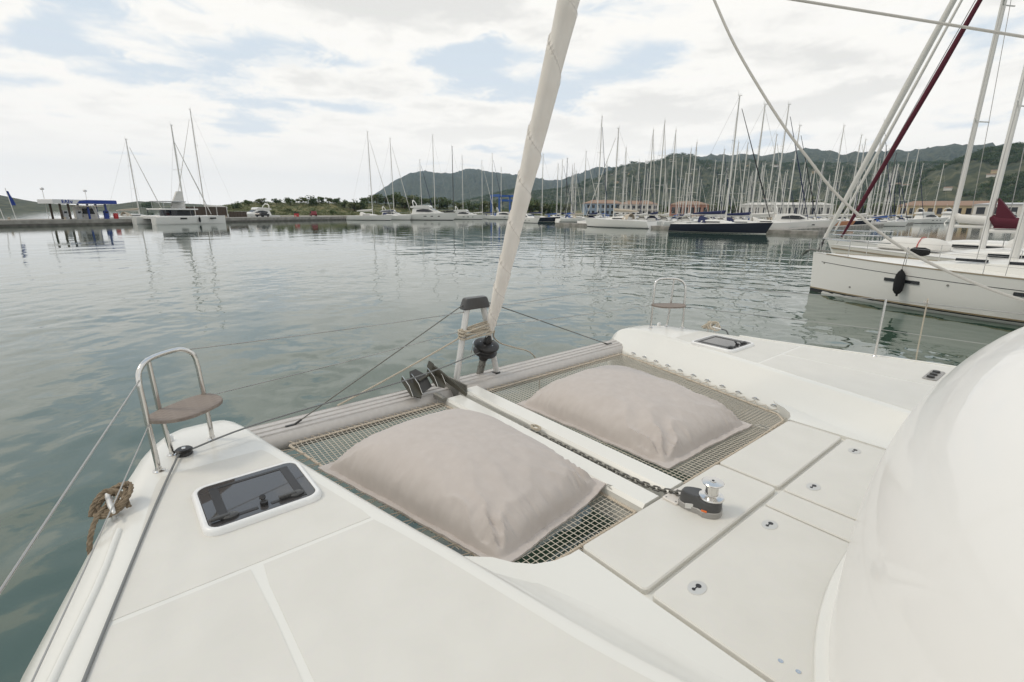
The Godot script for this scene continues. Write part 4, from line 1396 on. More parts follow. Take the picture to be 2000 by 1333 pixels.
func deck_mesh(L: float, B: float, F0: float, F1: float, rake: float) -> ArrayMesh:
	var mb := MB.new()
	var rows := []
	for i in 17:
		var t := i / 16.0
		var fb := lerpf(F0, F1, t * t * 0.6 + t * 0.4)
		var a := hull_point(L, B, F0, F1, rake, t, fb, -1)
		var b := hull_point(L, B, F0, F1, rake, t, fb, 1)
		var row := PackedVector3Array()
		for k in 7:
			var u := k / 6.0
			row.push_back(a.lerp(b, u) + Vector3(0, 0.015 + 0.07 * (1.0 - pow(2.0 * u - 1.0, 2.0)) * absf(a.x) / (B * 0.5), 0))
		rows.push_back(row)
	mb.sheet(rows, false)
	return mb.commit(40)

func cabin_mesh(z0: float, z1: float, w0: float, w1: float, y0: float, h: float) -> ArrayMesh:
	# low wedge: front at z0, rising aft
	var mb := MB.new()
	var rings := []
	for i in 9:
		var t := i / 8.0
		var z := lerpf(z0, z1, t)
		var w := lerpf(w0, w1, sqrt(t))
		var hh := h * sin(minf(1.0, t * 1.5 + 0.06) * PI / 2)
		rings.push_back(PackedVector3Array([Vector3(-w, y0 - 0.1, z), Vector3(w, y0 - 0.1, z), Vector3(w * 0.93, y0 + hh * 0.7, z), Vector3(w * 0.8, y0 + hh * 0.95, z), Vector3(0, y0 + hh * 1.08, z), Vector3(-w * 0.8, y0 + hh * 0.95, z), Vector3(-w * 0.93, y0 + hh * 0.7, z)]))
	mb.loft(rings)
	return mb.commit(40)

var cache := {}

func cached(key: String, make: Callable) -> Mesh:
	if not cache.has(key): cache[key] = make.call()
	return cache[key]

func mast_mesh(h: float, r: float) -> ArrayMesh:
	var mb := MB.new()
	mb.tube([Vector3(0, 0, 0), Vector3(0, h * 0.7, 0.0), Vector3(0, h, 0.0)], [r, r, r * 0.75], 8)
	mb.box(Vector3(0, h + 0.04, -0.1), Vector3(0.10, 0.09, 0.55))
	mb.tube([Vector3(0.05, h, 0.2), Vector3(0.05, h + 0.75, 0.2)], 0.02, 4)
	mb.tube([Vector3(-0.05, h + 0.25, -0.3), Vector3(-0.05, h + 0.28, 0.25)], 0.025, 4)
	return mb.commit()

const HULLS := ["hull_white", "hull_cream", "hull_grey", "hull_navy", "hull_blue", "hull_orange"]
const COVERS := {"white": "cover_white", "navy": "cover_navy", "blue": "cover_blue", "beige": "cover_beige", "black": "cover_black", "grey": "cover_white", "maroon": "cover_maroon"}

func sailboat(at: Vector3, heading: float, L: float, mh: float, hull: int, cover: String, jib: String, mast: String, label: String, group: String, near := false) -> Node3D:
	var o := thing("sailboat", label, "sailboat", at, -deg_to_rad(heading), group)
	var s := L / 12.0
	var B := 3.7
	var put := func(called: String, me: Mesh, m: Material, parent: Node3D) -> MeshInstance3D:
		var p := part(called, me, m, parent)
		p.scale = Vector3.ONE * s
		return p
	var h: MeshInstance3D = put.call("hull", cached("hull", func() -> Mesh: return hull_mesh(12, B, 1.05, 1.45, 0.7)), M[HULLS[hull]], o)
	var bt := part("boot_stripe", cached("boot", func() -> Mesh: return hull_strip(12, B, 1.05, 1.45, 0.7, -0.05, 0.10, 0.012)), M.antifoul if hull != 3 else M.cover_white, h)
	put.call("deck", cached("deck", func() -> Mesh: return deck_mesh(12, B, 1.05, 1.45, 0.7)), M.deck_white, o)
	var cb: MeshInstance3D = put.call("cabin", cached("cabin", func() -> Mesh: return cabin_mesh(-2.6, 2.0, 0.55, 1.1, 1.2, 0.48)), M.hull_white, o)
	for sd in [-1, 1]:
		var wm := cached("cabwin%d" % sd, func() -> Mesh:
			var mb := MB.new()
			mb.bev(Vector3(sd * 1.035, 1.42, 0.5), Vector3(0.03, 0.14, 1.9), 0.005, Basis(Vector3.UP, sd * 0.06))
			return mb.commit())
		part("window", wm, M.window_dark, cb)
	var mm: Material = M.mast_black if mast == "black" else (M.mast_white if hull == 1 else M.mast_alloy)
	var my := 1.35 * s
	var H := mh - my
	var ms := part("mast", mast_mesh(H, 0.085 + 0.003 * L), mm, o)
	ms.position = Vector3(0, my, -0.9 * s)
	var nsp := 2 if H > 13 else 1
	for k in nsp:
		var yy := H * (0.36 + 0.30 * k) if nsp == 2 else H * 0.5
		var sp := part("spreader", cached("spreader%d" % k, func() -> Mesh:
			var mb := MB.new()
			var w := 1.15 - 0.3 * k
			mb.tube([Vector3(-w, 0.05, 0.25), Vector3(0, 0, 0), Vector3(w, 0.05, 0.25)], 0.035, 5)
			return mb.commit()), mm, ms)
		sp.position.y = yy
	# boom under its cover
	var cm: Material = M[COVERS[cover]]
	var bm := part("boom", cached("boom", func() -> Mesh:
		var mb := MB.new()
		mb.tube([Vector3(0, 0, 0.1), Vector3(0, 0.02, 4.6)], 0.08, 8)
		return mb.commit()), mm, o)
	bm.scale = Vector3.ONE * s
	bm.position = Vector3(0, 2.35 * s, -0.9 * s)
	part("sail_cover", cached("sailcover", func() -> Mesh:
		var mb := MB.new()
		mb.tube([Vector3(0, 0.55, 0.05), Vector3(0, 0.36, 0.25), Vector3(0, 0.26, 1.6), Vector3(0, 0.20, 3.2), Vector3(0, 0.12, 4.4)], [0.12, 0.22, 0.21, 0.17, 0.09], 8)
		return mb.commit(60)), cm, bm)
	# spray hood over the companionway
	put.call("spray_hood", cached("hood", func() -> Mesh:
		var mb := MB.new()
		var rows := []
		for j in 7:
			var a := PI * j / 6.0
			var row := PackedVector3Array()
			for k in 4: row.push_back(Vector3(cos(a) * (1.15 - 0.05 * k), 1.30 + sin(a) * [0.35, 0.72, 0.86, 0.86][k], 1.3 + 0.38 * k))
			rows.push_back(row)
		mb.loft(rows, false, false)
		return mb.commit(50)), cm if cover != "grey" else M.cover_navy, o)
	# stays and furled headsail
	var top := Vector3(0, my + H * 0.97, -0.95 * s)
	var stem := Vector3(0, 1.5 * s, -6.45 * s)
	if jib != "none":
		var jm: Material = M[COVERS[jib]]
		part("furled_jib", one_tube([stem + Vector3(0, 0.3, 0.1), stem.lerp(top, 0.3), stem.lerp(top, 0.93)], [0.05, 0.10, 0.045], 6), jm, o)
	else:
		part("forestay", one_tube([stem, top], 0.018, 4), M.wire, o)
	part("backstay", one_tube([Vector3(0, my + H, -0.9 * s), Vector3(0, 1.1 * s, 5.8 * s)], 0.016, 4), M.wire, o)
	for sd in [-1, 1]:
		part("shroud", one_tube([Vector3(sd * 1.6 * s, 1.25 * s, -0.6 * s), Vector3(sd * 1.12, my + H * (0.36 if nsp == 2 else 0.5), -0.9 * s + 0.25), Vector3(sd * 0.05, my + H * 0.97, -0.9 * s)], 0.016, 4), M.wire, o)
	if near:
		var pu := MB.new()
		for e in [[0.55, 0.6], [0.3, 0.35]]:
			var q := []
			for k in 9:
				var t := lerpf(0.8, 1.0, sin(k / 8.0 * PI))
				var side := -1.0 if k < 4 else 1.0
				var hp := hull_point(12, B, 1.05, 1.45, 0.7, t, 1.4, side)
				q.push_back(hp + Vector3(0, e[0], 0))
			pu.tube(q, 0.02, 5)
		var rl: MeshInstance3D = put.call("pulpit", pu.commit(60), M.steel, o)
	return o

func fender(at: Vector3, r: float, l: float, label: String, top: Vector3) -> void:
	var o := thing("fender", label, "fender", at)
	var mb := MB.new()
	mb.lathe([Vector2(0.0, -l * 0.5 - 0.10), Vector2(0.03, -l * 0.5 - 0.10), Vector2(0.035, -l * 0.5 - 0.03), Vector2(r * 0.55, -l * 0.5 + 0.01), Vector2(r * 0.9, -l * 0.36), Vector2(r, -l * 0.1), Vector2(r, l * 0.15), Vector2(r * 0.85, l * 0.36), Vector2(r * 0.5, l * 0.5), Vector2(0.04, l * 0.55), Vector2(0.03, l * 0.6), Vector2(0.0, l * 0.6)], 20)
	part("sleeve", mb.commit(50), M.fender_cloth, o)
	part("line", one_tube([Vector3(0, l * 0.55, 0), top - at], 0.008, 6), M.cover_black, o)

func near_yacht() -> void:
	# white yacht moored beside us: parallel to the catamaran, bow outward
	var L := 13.5
	var B := 4.1
	var F0 := 1.30
	var F1 := 1.66
	var rk := 0.12
	var o := thing("sailboat", "big white yacht moored nearest on the right, with black fenders", "sailboat", Vector3(23.0, 0, -1.46), deg_to_rad(-6.5), "yachts moored alongside on the right")
	var pos := func(t: float, y: float, side: float) -> Vector3: return hull_point(L, B, F0, F1, rk, t, y, side)
	var h := part("hull", hull_mesh(L, B, F0, F1, rk, 40), M.hull_white, o)
	part("antifoul_band", hull_strip(L, B, F0, F1, rk, -0.12, 0.14, 0.006), M.antifoul, h)
	part("gold_band", hull_strip(L, B, F0, F1, rk, 0.15, 0.195, 0.008), M.gold_stripe, h)
	part("cove_line", hull_strip(L, B, F0, F1, rk, -0.335, -0.315, 0.006, true, 0.30, 0.965), M.antifoul, h)
	part("deck", deck_mesh(L, B, F0, F1, rk), M.gelcoat, o)
	part("toe_rail", hull_strip(L, B, F0, F1, rk, 0.0, 0.045, 0.012, true, 0.02, 0.95), M.teak_rail, o)
	var cb := part("cabin", cabin_mesh(-3.2, 3.0, 0.6, 1.35, 1.50, 0.42), M.gelcoat, o)
	for k in 3:
		var mb := MB.new()
		mb.bev(Vector3(-0.92 - 0.12 * k, 1.82, -1.4 + 1.35 * k), Vector3(0.05, 0.09, 0.85), 0.01, Basis(Vector3.UP, -0.08))
		part("window", mb.commit(), M.window_dark, cb)
	for t in [0.765, 0.50, 0.30]:
		var p: Vector3 = pos.call(t, 0.98, -1.0)
		var q: Vector3 = pos.call(t - 0.085, 0.98, -1.0)
		var mb := MB.new()
		var c := (p + q) * 0.5
		mb.bev(c + Vector3(-0.004, 0, 0), Vector3(0.05, 0.115, p.distance_to(q)), 0.012, Basis(Vector3.UP, atan2(q.x - p.x, q.z - p.z)))
		part("hull_window", mb.commit(), M.window_dark, o)
	var mst := part("mast", mast_mesh(17.5, 0.12), M.mast_alloy, o)
	mst.position = Vector3(0, 1.85, -0.6)
	for k in 2:
		var mb := MB.new()
		mb.tube([Vector3(-1.2, 0.05, 0.3), Vector3.ZERO, Vector3(1.2, 0.05, 0.3)], 0.035, 6)
		var sp := part("spreader", mb.commit(), M.mast_alloy, mst)
		sp.position.y = 6.0 + 5.4 * k
	var bm := part("boom", one_tube([Vector3(0, 3.05, -0.4), Vector3(0, 3.1, 4.8)], 0.10, 10), M.mast_alloy, o)
	part("sail_cover", one_tube([Vector3(0, 3.6, -0.4), Vector3(0, 3.4, -0.1), Vector3(0, 3.3, 2.0), Vector3(0, 3.22, 4.6)], [0.14, 0.26, 0.24, 0.12], 10), M.cover_white, bm)
	var stem: Vector3 = Vector3(0, 1.72, -L * 0.5 + 0.05)
	part("furled_jib", one_tube([stem + Vector3(0, 0.55, 0.18), stem + Vector3(0, 1.6, 0.55), stem + Vector3(0, 6.0, 2.08), stem + Vector3(0, 14.5, 5.1)], [0.06, 0.085, 0.115, 0.05], 14), M.cover_white, o)
	var mb2 := MB.new()
	mb2.lathe([Vector2(0.0, 0.0), Vector2(0.09, 0.0), Vector2(0.06, 0.06), Vector2(0.06, 0.1), Vector2(0.09, 0.16), Vector2(0.0, 0.17)], 14, Transform3D(Basis(Vector3.RIGHT, 0.34), stem + Vector3(0, 0.24, 0.08)))
	mb2.tube([stem, stem + Vector3(0, 0.6, 0.2)], 0.03, 8)
	part("furling_drum", mb2.commit(), M.dark_plastic, o)
	# stem head anchor
	mb2 = MB.new()
	mb2.tube([stem + Vector3(0.0, 0.02, 0.5), stem + Vector3(0.0, 0.06, -0.35)], 0.035, 6)
	plate(mb2, [stem + Vector3(-0.03, 0.05, -0.30), stem + Vector3(-0.18, 0.02, -0.42), stem + Vector3(-0.05, -0.22, -0.62), stem + Vector3(0.05, -0.22, -0.62), stem + Vector3(0.18, 0.02, -0.42), stem + Vector3(0.03, 0.05, -0.30)], 0.04)
	part("bow_anchor", mb2.commit(), M.galvanised, o)
	# pulpit, stanchions, guard wires on both sides
	for sd in [-1.0, 1.0]:
		var wires := []
		for t in [0.98, 0.88, 0.72, 0.56, 0.40, 0.24, 0.08]:
			var b: Vector3 = pos.call(t, lerpf(F0, F1, t * t * 0.6 + t * 0.4), sd) + Vector3(-sd * 0.06, 0, 0)
			wires.push_back(b + Vector3(0, 0.62, 0))
			part("stanchion", one_tube([b, b + Vector3(0, 0.63, 0)], 0.013, 6), M.steel, o)
		part("guard_wire", one_tube(wires, 0.005, 4), M.wire, o)
		var low := []
		for w in wires: low.push_back(w - Vector3(0, 0.3, 0))
		part("guard_wire", one_tube(low, 0.005, 4), M.wire, o)
		part("shroud", one_tube([pos.call(0.52, 1.5, sd), Vector3(sd * 1.2, 7.9, -0.3), Vector3(sd * 0.9, 13.2, -0.3), Vector3(sd * 0.06, 19.0, -0.6)], 0.009, 4), M.wire, o)
	part("bow_pulpit", one_tube(smooth_path([pos.call(0.88, 1.6, -1.0) + Vector3(0.06, 0.62, 0), pos.call(0.96, 1.6, -1.0) + Vector3(0, 0.66, 0), Vector3(0, 2.32, -L * 0.5 + 0.2), pos.call(0.96, 1.6, 1.0) + Vector3(0, 0.66, 0), pos.call(0.88, 1.6, 1.0) + Vector3(-0.06, 0.62, 0)], 5), 0.014, 8), M.steel, o)
	for q in [[0.955, 1.28], [0.86, 0.47], [0.62, 1.02]]:
		mb2 = MB.new()
		mb2.lathe([Vector2(0.0, -0.01), Vector2(0.04, -0.01), Vector2(0.035, 0.02), Vector2(0.0, 0.02)], 10, Transform3D(Basis(Vector3.BACK, PI / 2), pos.call(q[0], q[1], -1.0)))
		part("skin_fitting", mb2.commit(), M.galvanised, o)
	var G := o.global_transform if o.is_inside_tree() else o.transform
	for k in [[0.722, 0.16, 0.78, 0.94, "black sleeved fender hung at the white yacht's bow window"], [0.455, 0.17, 0.80, 0.92, "black sleeved fender hung amidships on white yacht at right frame edge"]]:
		var p: Vector3 = pos.call(k[0], k[3], -1.0) + Vector3(-k[1] - 0.02, 0, 0)
		var b: Vector3 = pos.call(k[0], 1.56, -1.0) + Vector3(0.04, 0.62, 0)
		fender(o.transform * p, k[1], k[2], k[4], o.transform * b)
	# spare fender lying on the rail
	var f: Vector3 = o.transform * Vector3(-0.75, 1.99, -2.9)
	var sf := thing("fender", "short black fender lying on the white yacht's foredeck", "fender", f, deg_to_rad(-6.5))
	var mb3 := MB.new()
	mb3.lathe([Vector2(0.0, -0.30), Vector2(0.10, -0.28), Vector2(0.15, -0.18), Vector2(0.155, 0.12), Vector2(0.10, 0.27), Vector2(0.0, 0.30)], 18, Transform3D(Basis(Vector3.RIGHT, PI / 2), Vector3.ZERO))
	part("sleeve", mb3.commit(50), M.fender_cloth, sf)

func side_yachts() -> void:
	# second row of moored yachts behind the white one
	var g := "yachts moored alongside on the right"
	var o := sailboat(Vector3(30.95, 0, -2.9), 6.0, 13.2, 19.0, 1, "maroon", "none", "alloy", "cream yacht with maroon sail covers just behind the nearest white yacht", g, true)
	var stem := Vector3(0, 1.75, -7.0)
	part("furled_jib", one_tube([stem + Vector3(0, 0.3, 0.1), stem + Vector3(0, 2.0, 0.75), stem + Vector3(0, 8.0, 3.0), stem + Vector3(0, 15.5, 5.7)], [0.055, 0.10, 0.12, 0.05], 12), M.cover_maroon, o)
	part("rubbing_strake", hull_strip(13.2, 4.07, 1.155, 1.6, 0.77, -0.22, -0.15, 0.02, true), M.teak_rail, o)
	var mb := MB.new()
	plate(mb, [Vector3(0, 2.7, -0.75), Vector3(0, 4.0, -0.82), Vector3(0, 3.85, -0.68), Vector3(0, 3.0, 0.0), Vector3(0, 2.7, 0.1)], 0.26)
	part("stack_pack", mb.commit(), M.cover_maroon, o)
	# covered dinghy on its foredeck
	var d := thing("covered_dinghy", "upturned dinghy under a white cover on the cream yacht's foredeck", "dinghy", o.transform * Vector3(0, 1.62, -3.6), deg_to_rad(-6.0))
	var rings := []
	for i in 11:
		var t := -1.0 + i / 5.0
		var w := 0.75 * pow(maxf(0.02, 1.0 - absf(t) ** 3.0), 0.5)
		var ring := PackedVector3Array()
		for k in 12:
			var a := TAU * k / 12.0
			ring.push_back(Vector3(cos(a) * w, maxf(-0.1, sin(a)) * 0.55 * pow(w / 0.75, 0.6) + 0.02 * sin(k * 2.0 + i), t * 1.5))
		rings.push_back(ring)
	mb = MB.new()
	mb.loft(rings)
	part("cover", mb.commit(60), M.cover_white, d)
	var strap := []
	for k in 9:
		var a := PI * k / 8.0
		strap.push_back(Vector3(cos(a) * 0.74, sin(a) * 0.57 + 0.01, 0.4))
	part("strap", one_tube(strap, 0.02, 6), M.pump_red, d)
	sailboat(Vector3(37.6, 0, -5.2), 6.0, 13.5, 20.0, 0, "white", "white", "alloy", "white yacht with white covers behind the cream yacht, the rearmost of the side row", g, true)

const MASTS := [
	["B1", 71.4, -163.0, 140, 15.0, 27.9, 0, "white", "grey", "alloy"],
	["B2", 81.4, -167.2, 140, 14.0, 27.2, 0, "navy", "grey", "alloy"],
	["", 95.2, -171.3, 140, 11.0, 21.4, 0, "white", "navy", "alloy"],
	["B5", 101.4, -172.4, 140, 14.0, 30.7, 0, "white", "none", "alloy"],
	["B6", 111.3, -174.5, 140, 14.0, 27.6, 3, "black", "none", "black"],
	["", 116.4, -174.8, 140, 11.0, 24.6, 0, "white", "none", "alloy"],
	["B8", 127.0, -176.0, 140, 12.0, 23.4, 0, "white", "white", "alloy"],
	["", 132.3, -175.8, 140, 12.0, 26.6, 2, "navy", "navy", "alloy"],
	["", 137.8, -176.6, 140, 11.0, 21.4, 0, "blue", "none", "alloy"],
	["Bd", 114.8, -125.4, 140, 13.0, 21.2, 3, "navy", "none", "alloy"],
	["", 124.1, -127.6, 140, 11.0, 18.9, 0, "blue", "none", "alloy"],
	["", 133.6, -135.1, 140, 11.0, 21.4, 0, "white", "navy", "alloy"],
	["", 141.9, -140.9, 140, 12.0, 22.9, 0, "navy", "none", "black"],
	["far", 168.1, -162.6, 75, 11.5, 23.5, 0, "beige", "white", "alloy"],
	["far", 163.4, -157.7, 75, 12.0, 18.1, 2, "blue", "navy", "alloy"],
	["far", 169.1, -162.8, 100, 11.6, 24.1, 0, "beige", "white", "alloy"],
	["far", 154.7, -148.3, 255, 10.3, 18.7, 2, "navy", "white", "alloy"],
	["far", 122.9, -117.6, 100, 11.8, 16.1, 0, "blue", "navy", "alloy"],
	["", 121.0, -112.2, 140, 12.0, 21.5, 0, "beige", "white", "alloy"],
	["R0", 96.3, -84.3, 75, 13.0, 25.4, 0, "navy", "navy", "alloy"],
	["far", 148.2, -128.5, 255, 11.6, 12.4, 0, "white", "none", "alloy"],
	["far", 154.3, -131.0, 75, 11.6, 21.9, 2, "blue", "none", "alloy"],
	["far", 162.3, -136.6, 255, 10.9, 20.9, 0, "blue", "none", "alloy"],
	["WHITE", 87.4, -70.0, 0, 16.5, 20.2, 0, "beige", "white", "alloy"],
	["far", 187.1, -148.9, 100, 9.6, 22.8, 0, "blue", "none", "alloy"],
	["", 117.5, -93.2, 75, 12.0, 20.8, 0, "white", "none", "alloy"],
	["far", 145.5, -115.2, 75, 11.7, 17.8, 2, "white", "white", "alloy"],
	["far", 162.4, -127.4, 100, 10.3, 16.1, 2, "white", "navy", "alloy"],
	["far", 159.8, -123.4, 140, 10.8, 16.6, 0, "white", "navy", "alloy"],
	["", 131.9, -99.1, 75, 11.0, 18.0, 0, "white", "navy", "alloy"],
	["far", 180.9, -135.1, 255, 9.9, 24.6, 0, "navy", "none", "alloy"],
	["far", 149.9, -110.5, 140, 11.0, 20.5, 0, "white", "navy", "alloy"],
	["", 103.9, -74.8, 75, 13.0, 22.1, 0, "white", "white", "alloy"],
	["far", 160.6, -115.7, 255, 11.2, 18.5, 0, "white", "navy", "alloy"],
	["", 100.3, -69.4, 75, 14.0, 23.0, 0, "navy", "white", "alloy"],
	["far", 202.7, -138.0, 140, 10.4, 21.9, 0, "white", "navy", "alloy"],
	["far", 156.5, -105.0, 75, 11.3, 13.0, 0, "beige", "white", "alloy"],
	["", 105.1, -69.5, 75, 13.0, 21.6, 0, "white", "white", "alloy"],
	["", 134.9, -86.0, 75, 11.0, 18.8, 0, "blue", "none", "alloy"],
	["far", 165.8, -103.2, 255, 9.6, 16.9, 0, "beige", "white", "alloy"],
	["far", 176.8, -109.9, 140, 10.9, 14.3, 0, "navy", "white", "alloy"],
	["", 114.8, -71.1, 75, 12.0, 18.4, 0, "navy", "navy", "alloy"],
	["far", 186.1, -113.2, 255, 10.9, 15.9, 0, "blue", "white", "alloy"],
	["", 111.1, -67.5, 75, 13.0, 19.3, 0, "white", "none", "alloy"],
	["far", 188.3, -112.2, 100, 11.2, 21.0, 0, "beige", "none", "alloy"],
	["far", 214.7, -126.6, 140, 10.2, 17.5, 2, "beige", "white", "alloy"],
	["far", 166.3, -93.7, 140, 10.1, 20.4, 0, "navy", "navy", "alloy"],
	["far", 160.1, -88.9, 100, 9.7, 14.1, 0, "navy", "none", "alloy"],
	["", 112.3, -61.5, 100, 12.0, 17.2, 0, "white", "navy", "alloy"],
	["far", 197.1, -107.0, 75, 10.6, 18.5, 0, "white", "none", "alloy"],
	["far", 184.0, -99.3, 100, 11.3, 13.3, 0, "navy", "none", "alloy"],
	["far", 163.3, -87.9, 140, 11.8, 17.4, 0, "navy", "white", "alloy"],
	["BLACK", 81.0, -43.6, 0, 15.0, 21.1, 3, "navy", "black", "alloy"],
	["far", 163.3, -85.0, 255, 10.0, 20.0, 0, "blue", "white", "alloy"],
	["", 119.8, -62.2, 100, 12.0, 19.4, 0, "white", "white", "alloy"],
	["far", 194.8, -98.2, 100, 10.1, 13.1, 2, "navy", "white", "alloy"],
	["", 125.2, -62.6, 100, 12.0, 19.8, 0, "beige", "none", "alloy"],
	["far", 218.8, -107.3, 140, 10.5, 24.1, 2, "white", "navy", "alloy"],
	["far", 176.2, -85.4, 100, 9.8, 15.3, 0, "navy", "navy", "alloy"],
	["R1", 90.0, -43.6, 150, 14.0, 21.0, 0, "navy", "none", "alloy"],
	["far", 212.4, -102.5, 100, 11.9, 19.3, 0, "white", "white", "alloy"],
	["far", 216.5, -104.4, 140, 10.4, 20.3, 0, "beige", "none", "alloy"],
	["far", 174.4, -80.7, 100, 10.9, 18.5, 0, "beige", "white", "alloy"],
	["far", 156.2, -72.1, 140, 9.8, 17.4, 2, "blue", "white", "alloy"],
	["far", 223.5, -103.0, 255, 11.5, 24.0, 0, "beige", "none", "alloy"],
	["far", 159.9, -72.1, 140, 10.2, 11.5, 0, "blue", "white", "alloy"],
	["", 127.7, -57.3, 120, 12.0, 21.3, 0, "white", "white", "alloy"],
	["R2", 102.5, -45.0, 140, 14.0, 22.9, 0, "white", "navy", "alloy"],
	["far", 174.2, -75.7, 75, 9.7, 12.4, 2, "beige", "white", "alloy"],
	["far", 169.6, -73.2, 100, 11.3, 16.3, 0, "white", "none", "alloy"],
	["far", 181.3, -76.0, 140, 11.2, 16.9, 0, "beige", "navy", "alloy"],
	["far", 181.6, -76.0, 75, 10.4, 16.7, 0, "navy", "navy", "alloy"],
	["far", 193.9, -81.2, 140, 10.9, 16.6, 0, "blue", "navy", "alloy"],
	["R3", 112.8, -46.6, 140, 13.0, 20.5, 1, "beige", "black", "alloy"],
	["", 158.4, -61.8, 120, 11.0, 17.7, 0, "white", "none", "alloy"],
	["far", 178.2, -68.0, 255, 10.7, 17.2, 2, "white", "navy", "alloy"],
	["far", 169.5, -63.9, 255, 10.7, 12.7, 0, "blue", "navy", "alloy"],
	["far", 168.9, -63.4, 100, 10.4, 14.8, 0, "white", "navy", "alloy"],
	["", 168.7, -62.7, 120, 11.0, 16.9, 0, "navy", "white", "alloy"],
	["far", 190.1, -67.8, 75, 12.0, 13.7, 0, "navy", "navy", "alloy"],
	["far", 211.3, -75.3, 255, 10.0, 20.6, 0, "beige", "white", "alloy"],
	["far", 162.8, -57.8, 255, 10.0, 17.6, 0, "beige", "navy", "alloy"],
	["far", 179.0, -62.2, 140, 9.6, 12.7, 0, "blue", "none", "alloy"],
	["far", 231.3, -79.2, 100, 11.8, 15.5, 0, "blue", "none", "alloy"],
	["far", 180.9, -61.9, 255, 11.9, 14.8, 0, "white", "white", "alloy"],
	["R4", 142.0, -48.3, 140, 13.0, 23.7, 5, "white", "none", "alloy"],
	["far", 204.4, -69.0, 140, 11.3, 16.3, 0, "beige", "navy", "alloy"],
	["far", 206.7, -68.2, 255, 11.2, 20.9, 2, "beige", "white", "alloy"],
	["far", 211.3, -69.1, 100, 10.8, 19.6, 0, "navy", "none", "alloy"],
	["R5", 157.5, -49.0, 140, 13.0, 23.1, 3, "white", "white", "alloy"],
	["far", 207.5, -63.6, 100, 11.7, 19.8, 0, "navy", "white", "alloy"],
	["", 172.3, -52.2, 140, 12.0, 23.7, 0, "navy", "none", "alloy"],
	["far", 181.8, -53.7, 255, 11.7, 13.5, 2, "beige", "navy", "alloy"],
	["far", 188.6, -55.4, 100, 9.7, 14.8, 0, "navy", "navy", "alloy"],
	["R6", 165.5, -46.8, 140, 14.0, 27.3, 0, "white", "navy", "alloy"],
	["far", 203.8, -57.1, 100, 9.7, 16.2, 0, "beige", "none", "alloy"],
	["far", 239.9, -66.7, 140, 9.7, 20.7, 0, "white", "none", "alloy"],
	["R7", 188.2, -51.2, 140, 12.0, 23.3, 4, "white", "white", "alloy"],
	["far", 207.3, -56.4, 255, 10.1, 20.6, 0, "white", "none", "alloy"],
	["", 198.1, -52.9, 140, 12.0, 23.2, 0, "navy", "none", "alloy"],
	["far", 225.7, -59.4, 100, 10.6, 13.1, 2, "white", "none", "alloy"],
	["", 203.4, -52.2, 140, 12.0, 22.3, 0, "white", "navy", "black"],
	["far", 191.7, -49.1, 100, 11.3, 15.2, 0, "beige", "navy", "alloy"],
	["far", 234.2, -59.9, 75, 11.8, 18.3, 0, "navy", "navy", "alloy"],
	["far", 174.7, -44.1, 100, 11.6, 16.4, 0, "navy", "navy", "alloy"],
	["far", 166.5, -41.9, 140, 10.9, 15.9, 0, "blue", "navy", "alloy"],
	["far", 208.1, -52.2, 75, 11.1, 16.2, 0, "white", "white", "alloy"],
	["far", 238.5, -58.8, 255, 10.4, 21.3, 0, "blue", "none", "alloy"],
	["R8", 218.8, -52.6, 140, 12.0, 23.4, 0, "blue", "none", "alloy"],
	["far", 201.0, -46.1, 75, 11.6, 18.4, 0, "blue", "none", "alloy"],
	["R9", 224.2, -51.2, 140, 13.0, 24.9, 0, "white", "navy", "alloy"],
	["", 244.2, -53.4, 140, 12.0, 21.7, 0, "white", "none", "alloy"],
	["", 265.1, -51.2, 140, 12.0, 22.4, 0, "white", "none", "alloy"],
]

func nth(n: int) -> String:
	var t := n % 100
	var e := "th"
	if t < 11 or t > 13: e = ["th", "st", "nd", "rd", "th", "th", "th", "th", "th", "th"][n % 10]
	return "%d%s" % [n, e]

func fleet() -> void:
	var named := {"B1": "white sloop heading the left pontoon row, tall raked mast", "B2": "second white sloop on the left pontoon, navy boom cover", "B5": "white sloop with the tallest mast beside the big motor yacht", "B6": "dark hulled sloop with a black mast on the left pontoon",
		"B8": "white sloop with thick white furled jib on the left pontoon", "Bd": "dark hulled sloop just right of the catamaran's furled headsail", "R0": "sloop with navy furled jib behind the bow of the long white sloop", "WHITE": "long white sloop lying broadside with a beige hood, left of the black one",
		"BLACK": "black hulled sloop lying broadside with a black furled jib and tallest mast", "R1": "white sloop with navy cover right beside the black hulled sloop", "R2": "white sloop with navy furled jib, second right of the black hull", "R3": "cream hulled sloop with black furled jib, third right of the black hull",
		"R4": "rust orange hulled sloop in the right pontoon row", "R5": "dark hulled sloop in the right row left of the white furled headsail", "R6": "white sloop with a very tall mast near the white furled headsail", "R7": "blue hulled sloop in the right row by the maroon furled sail",
		"R8": "white sloop with blue cover far along the right pontoon", "R9": "white sloop with navy jib at the far end of the right row"}
	var k := 0
	var jibs := {"none": "bare forestay", "white": "white furled jib", "navy": "navy furled jib", "black": "black furled jib", "grey": "pale furled jib"}
	for m in MASTS:
		k += 1
		var lab: String = named.get(m[0], "sloop with %s boom cover and %s, %s mast from left" % [m[7], jibs[m[8]], nth(k)])
		var hd: float = m[3]
		if m[0] == "WHITE": hd = -4.0
		if m[0] == "BLACK": hd = 166.0
		sailboat(Vector3(m[1], 0, m[2]), hd, m[4], m[5], m[6], m[7], m[8], m[9], lab, "sailboats in the marina berths")

func Q(a: float, back: float, y: float) -> Vector3:
	return Vector3(21.1 + 0.8725 * a - 0.4886 * back, y, -146.0 - 0.4886 * a - 0.8725 * back)

const QTURN := 0.5105

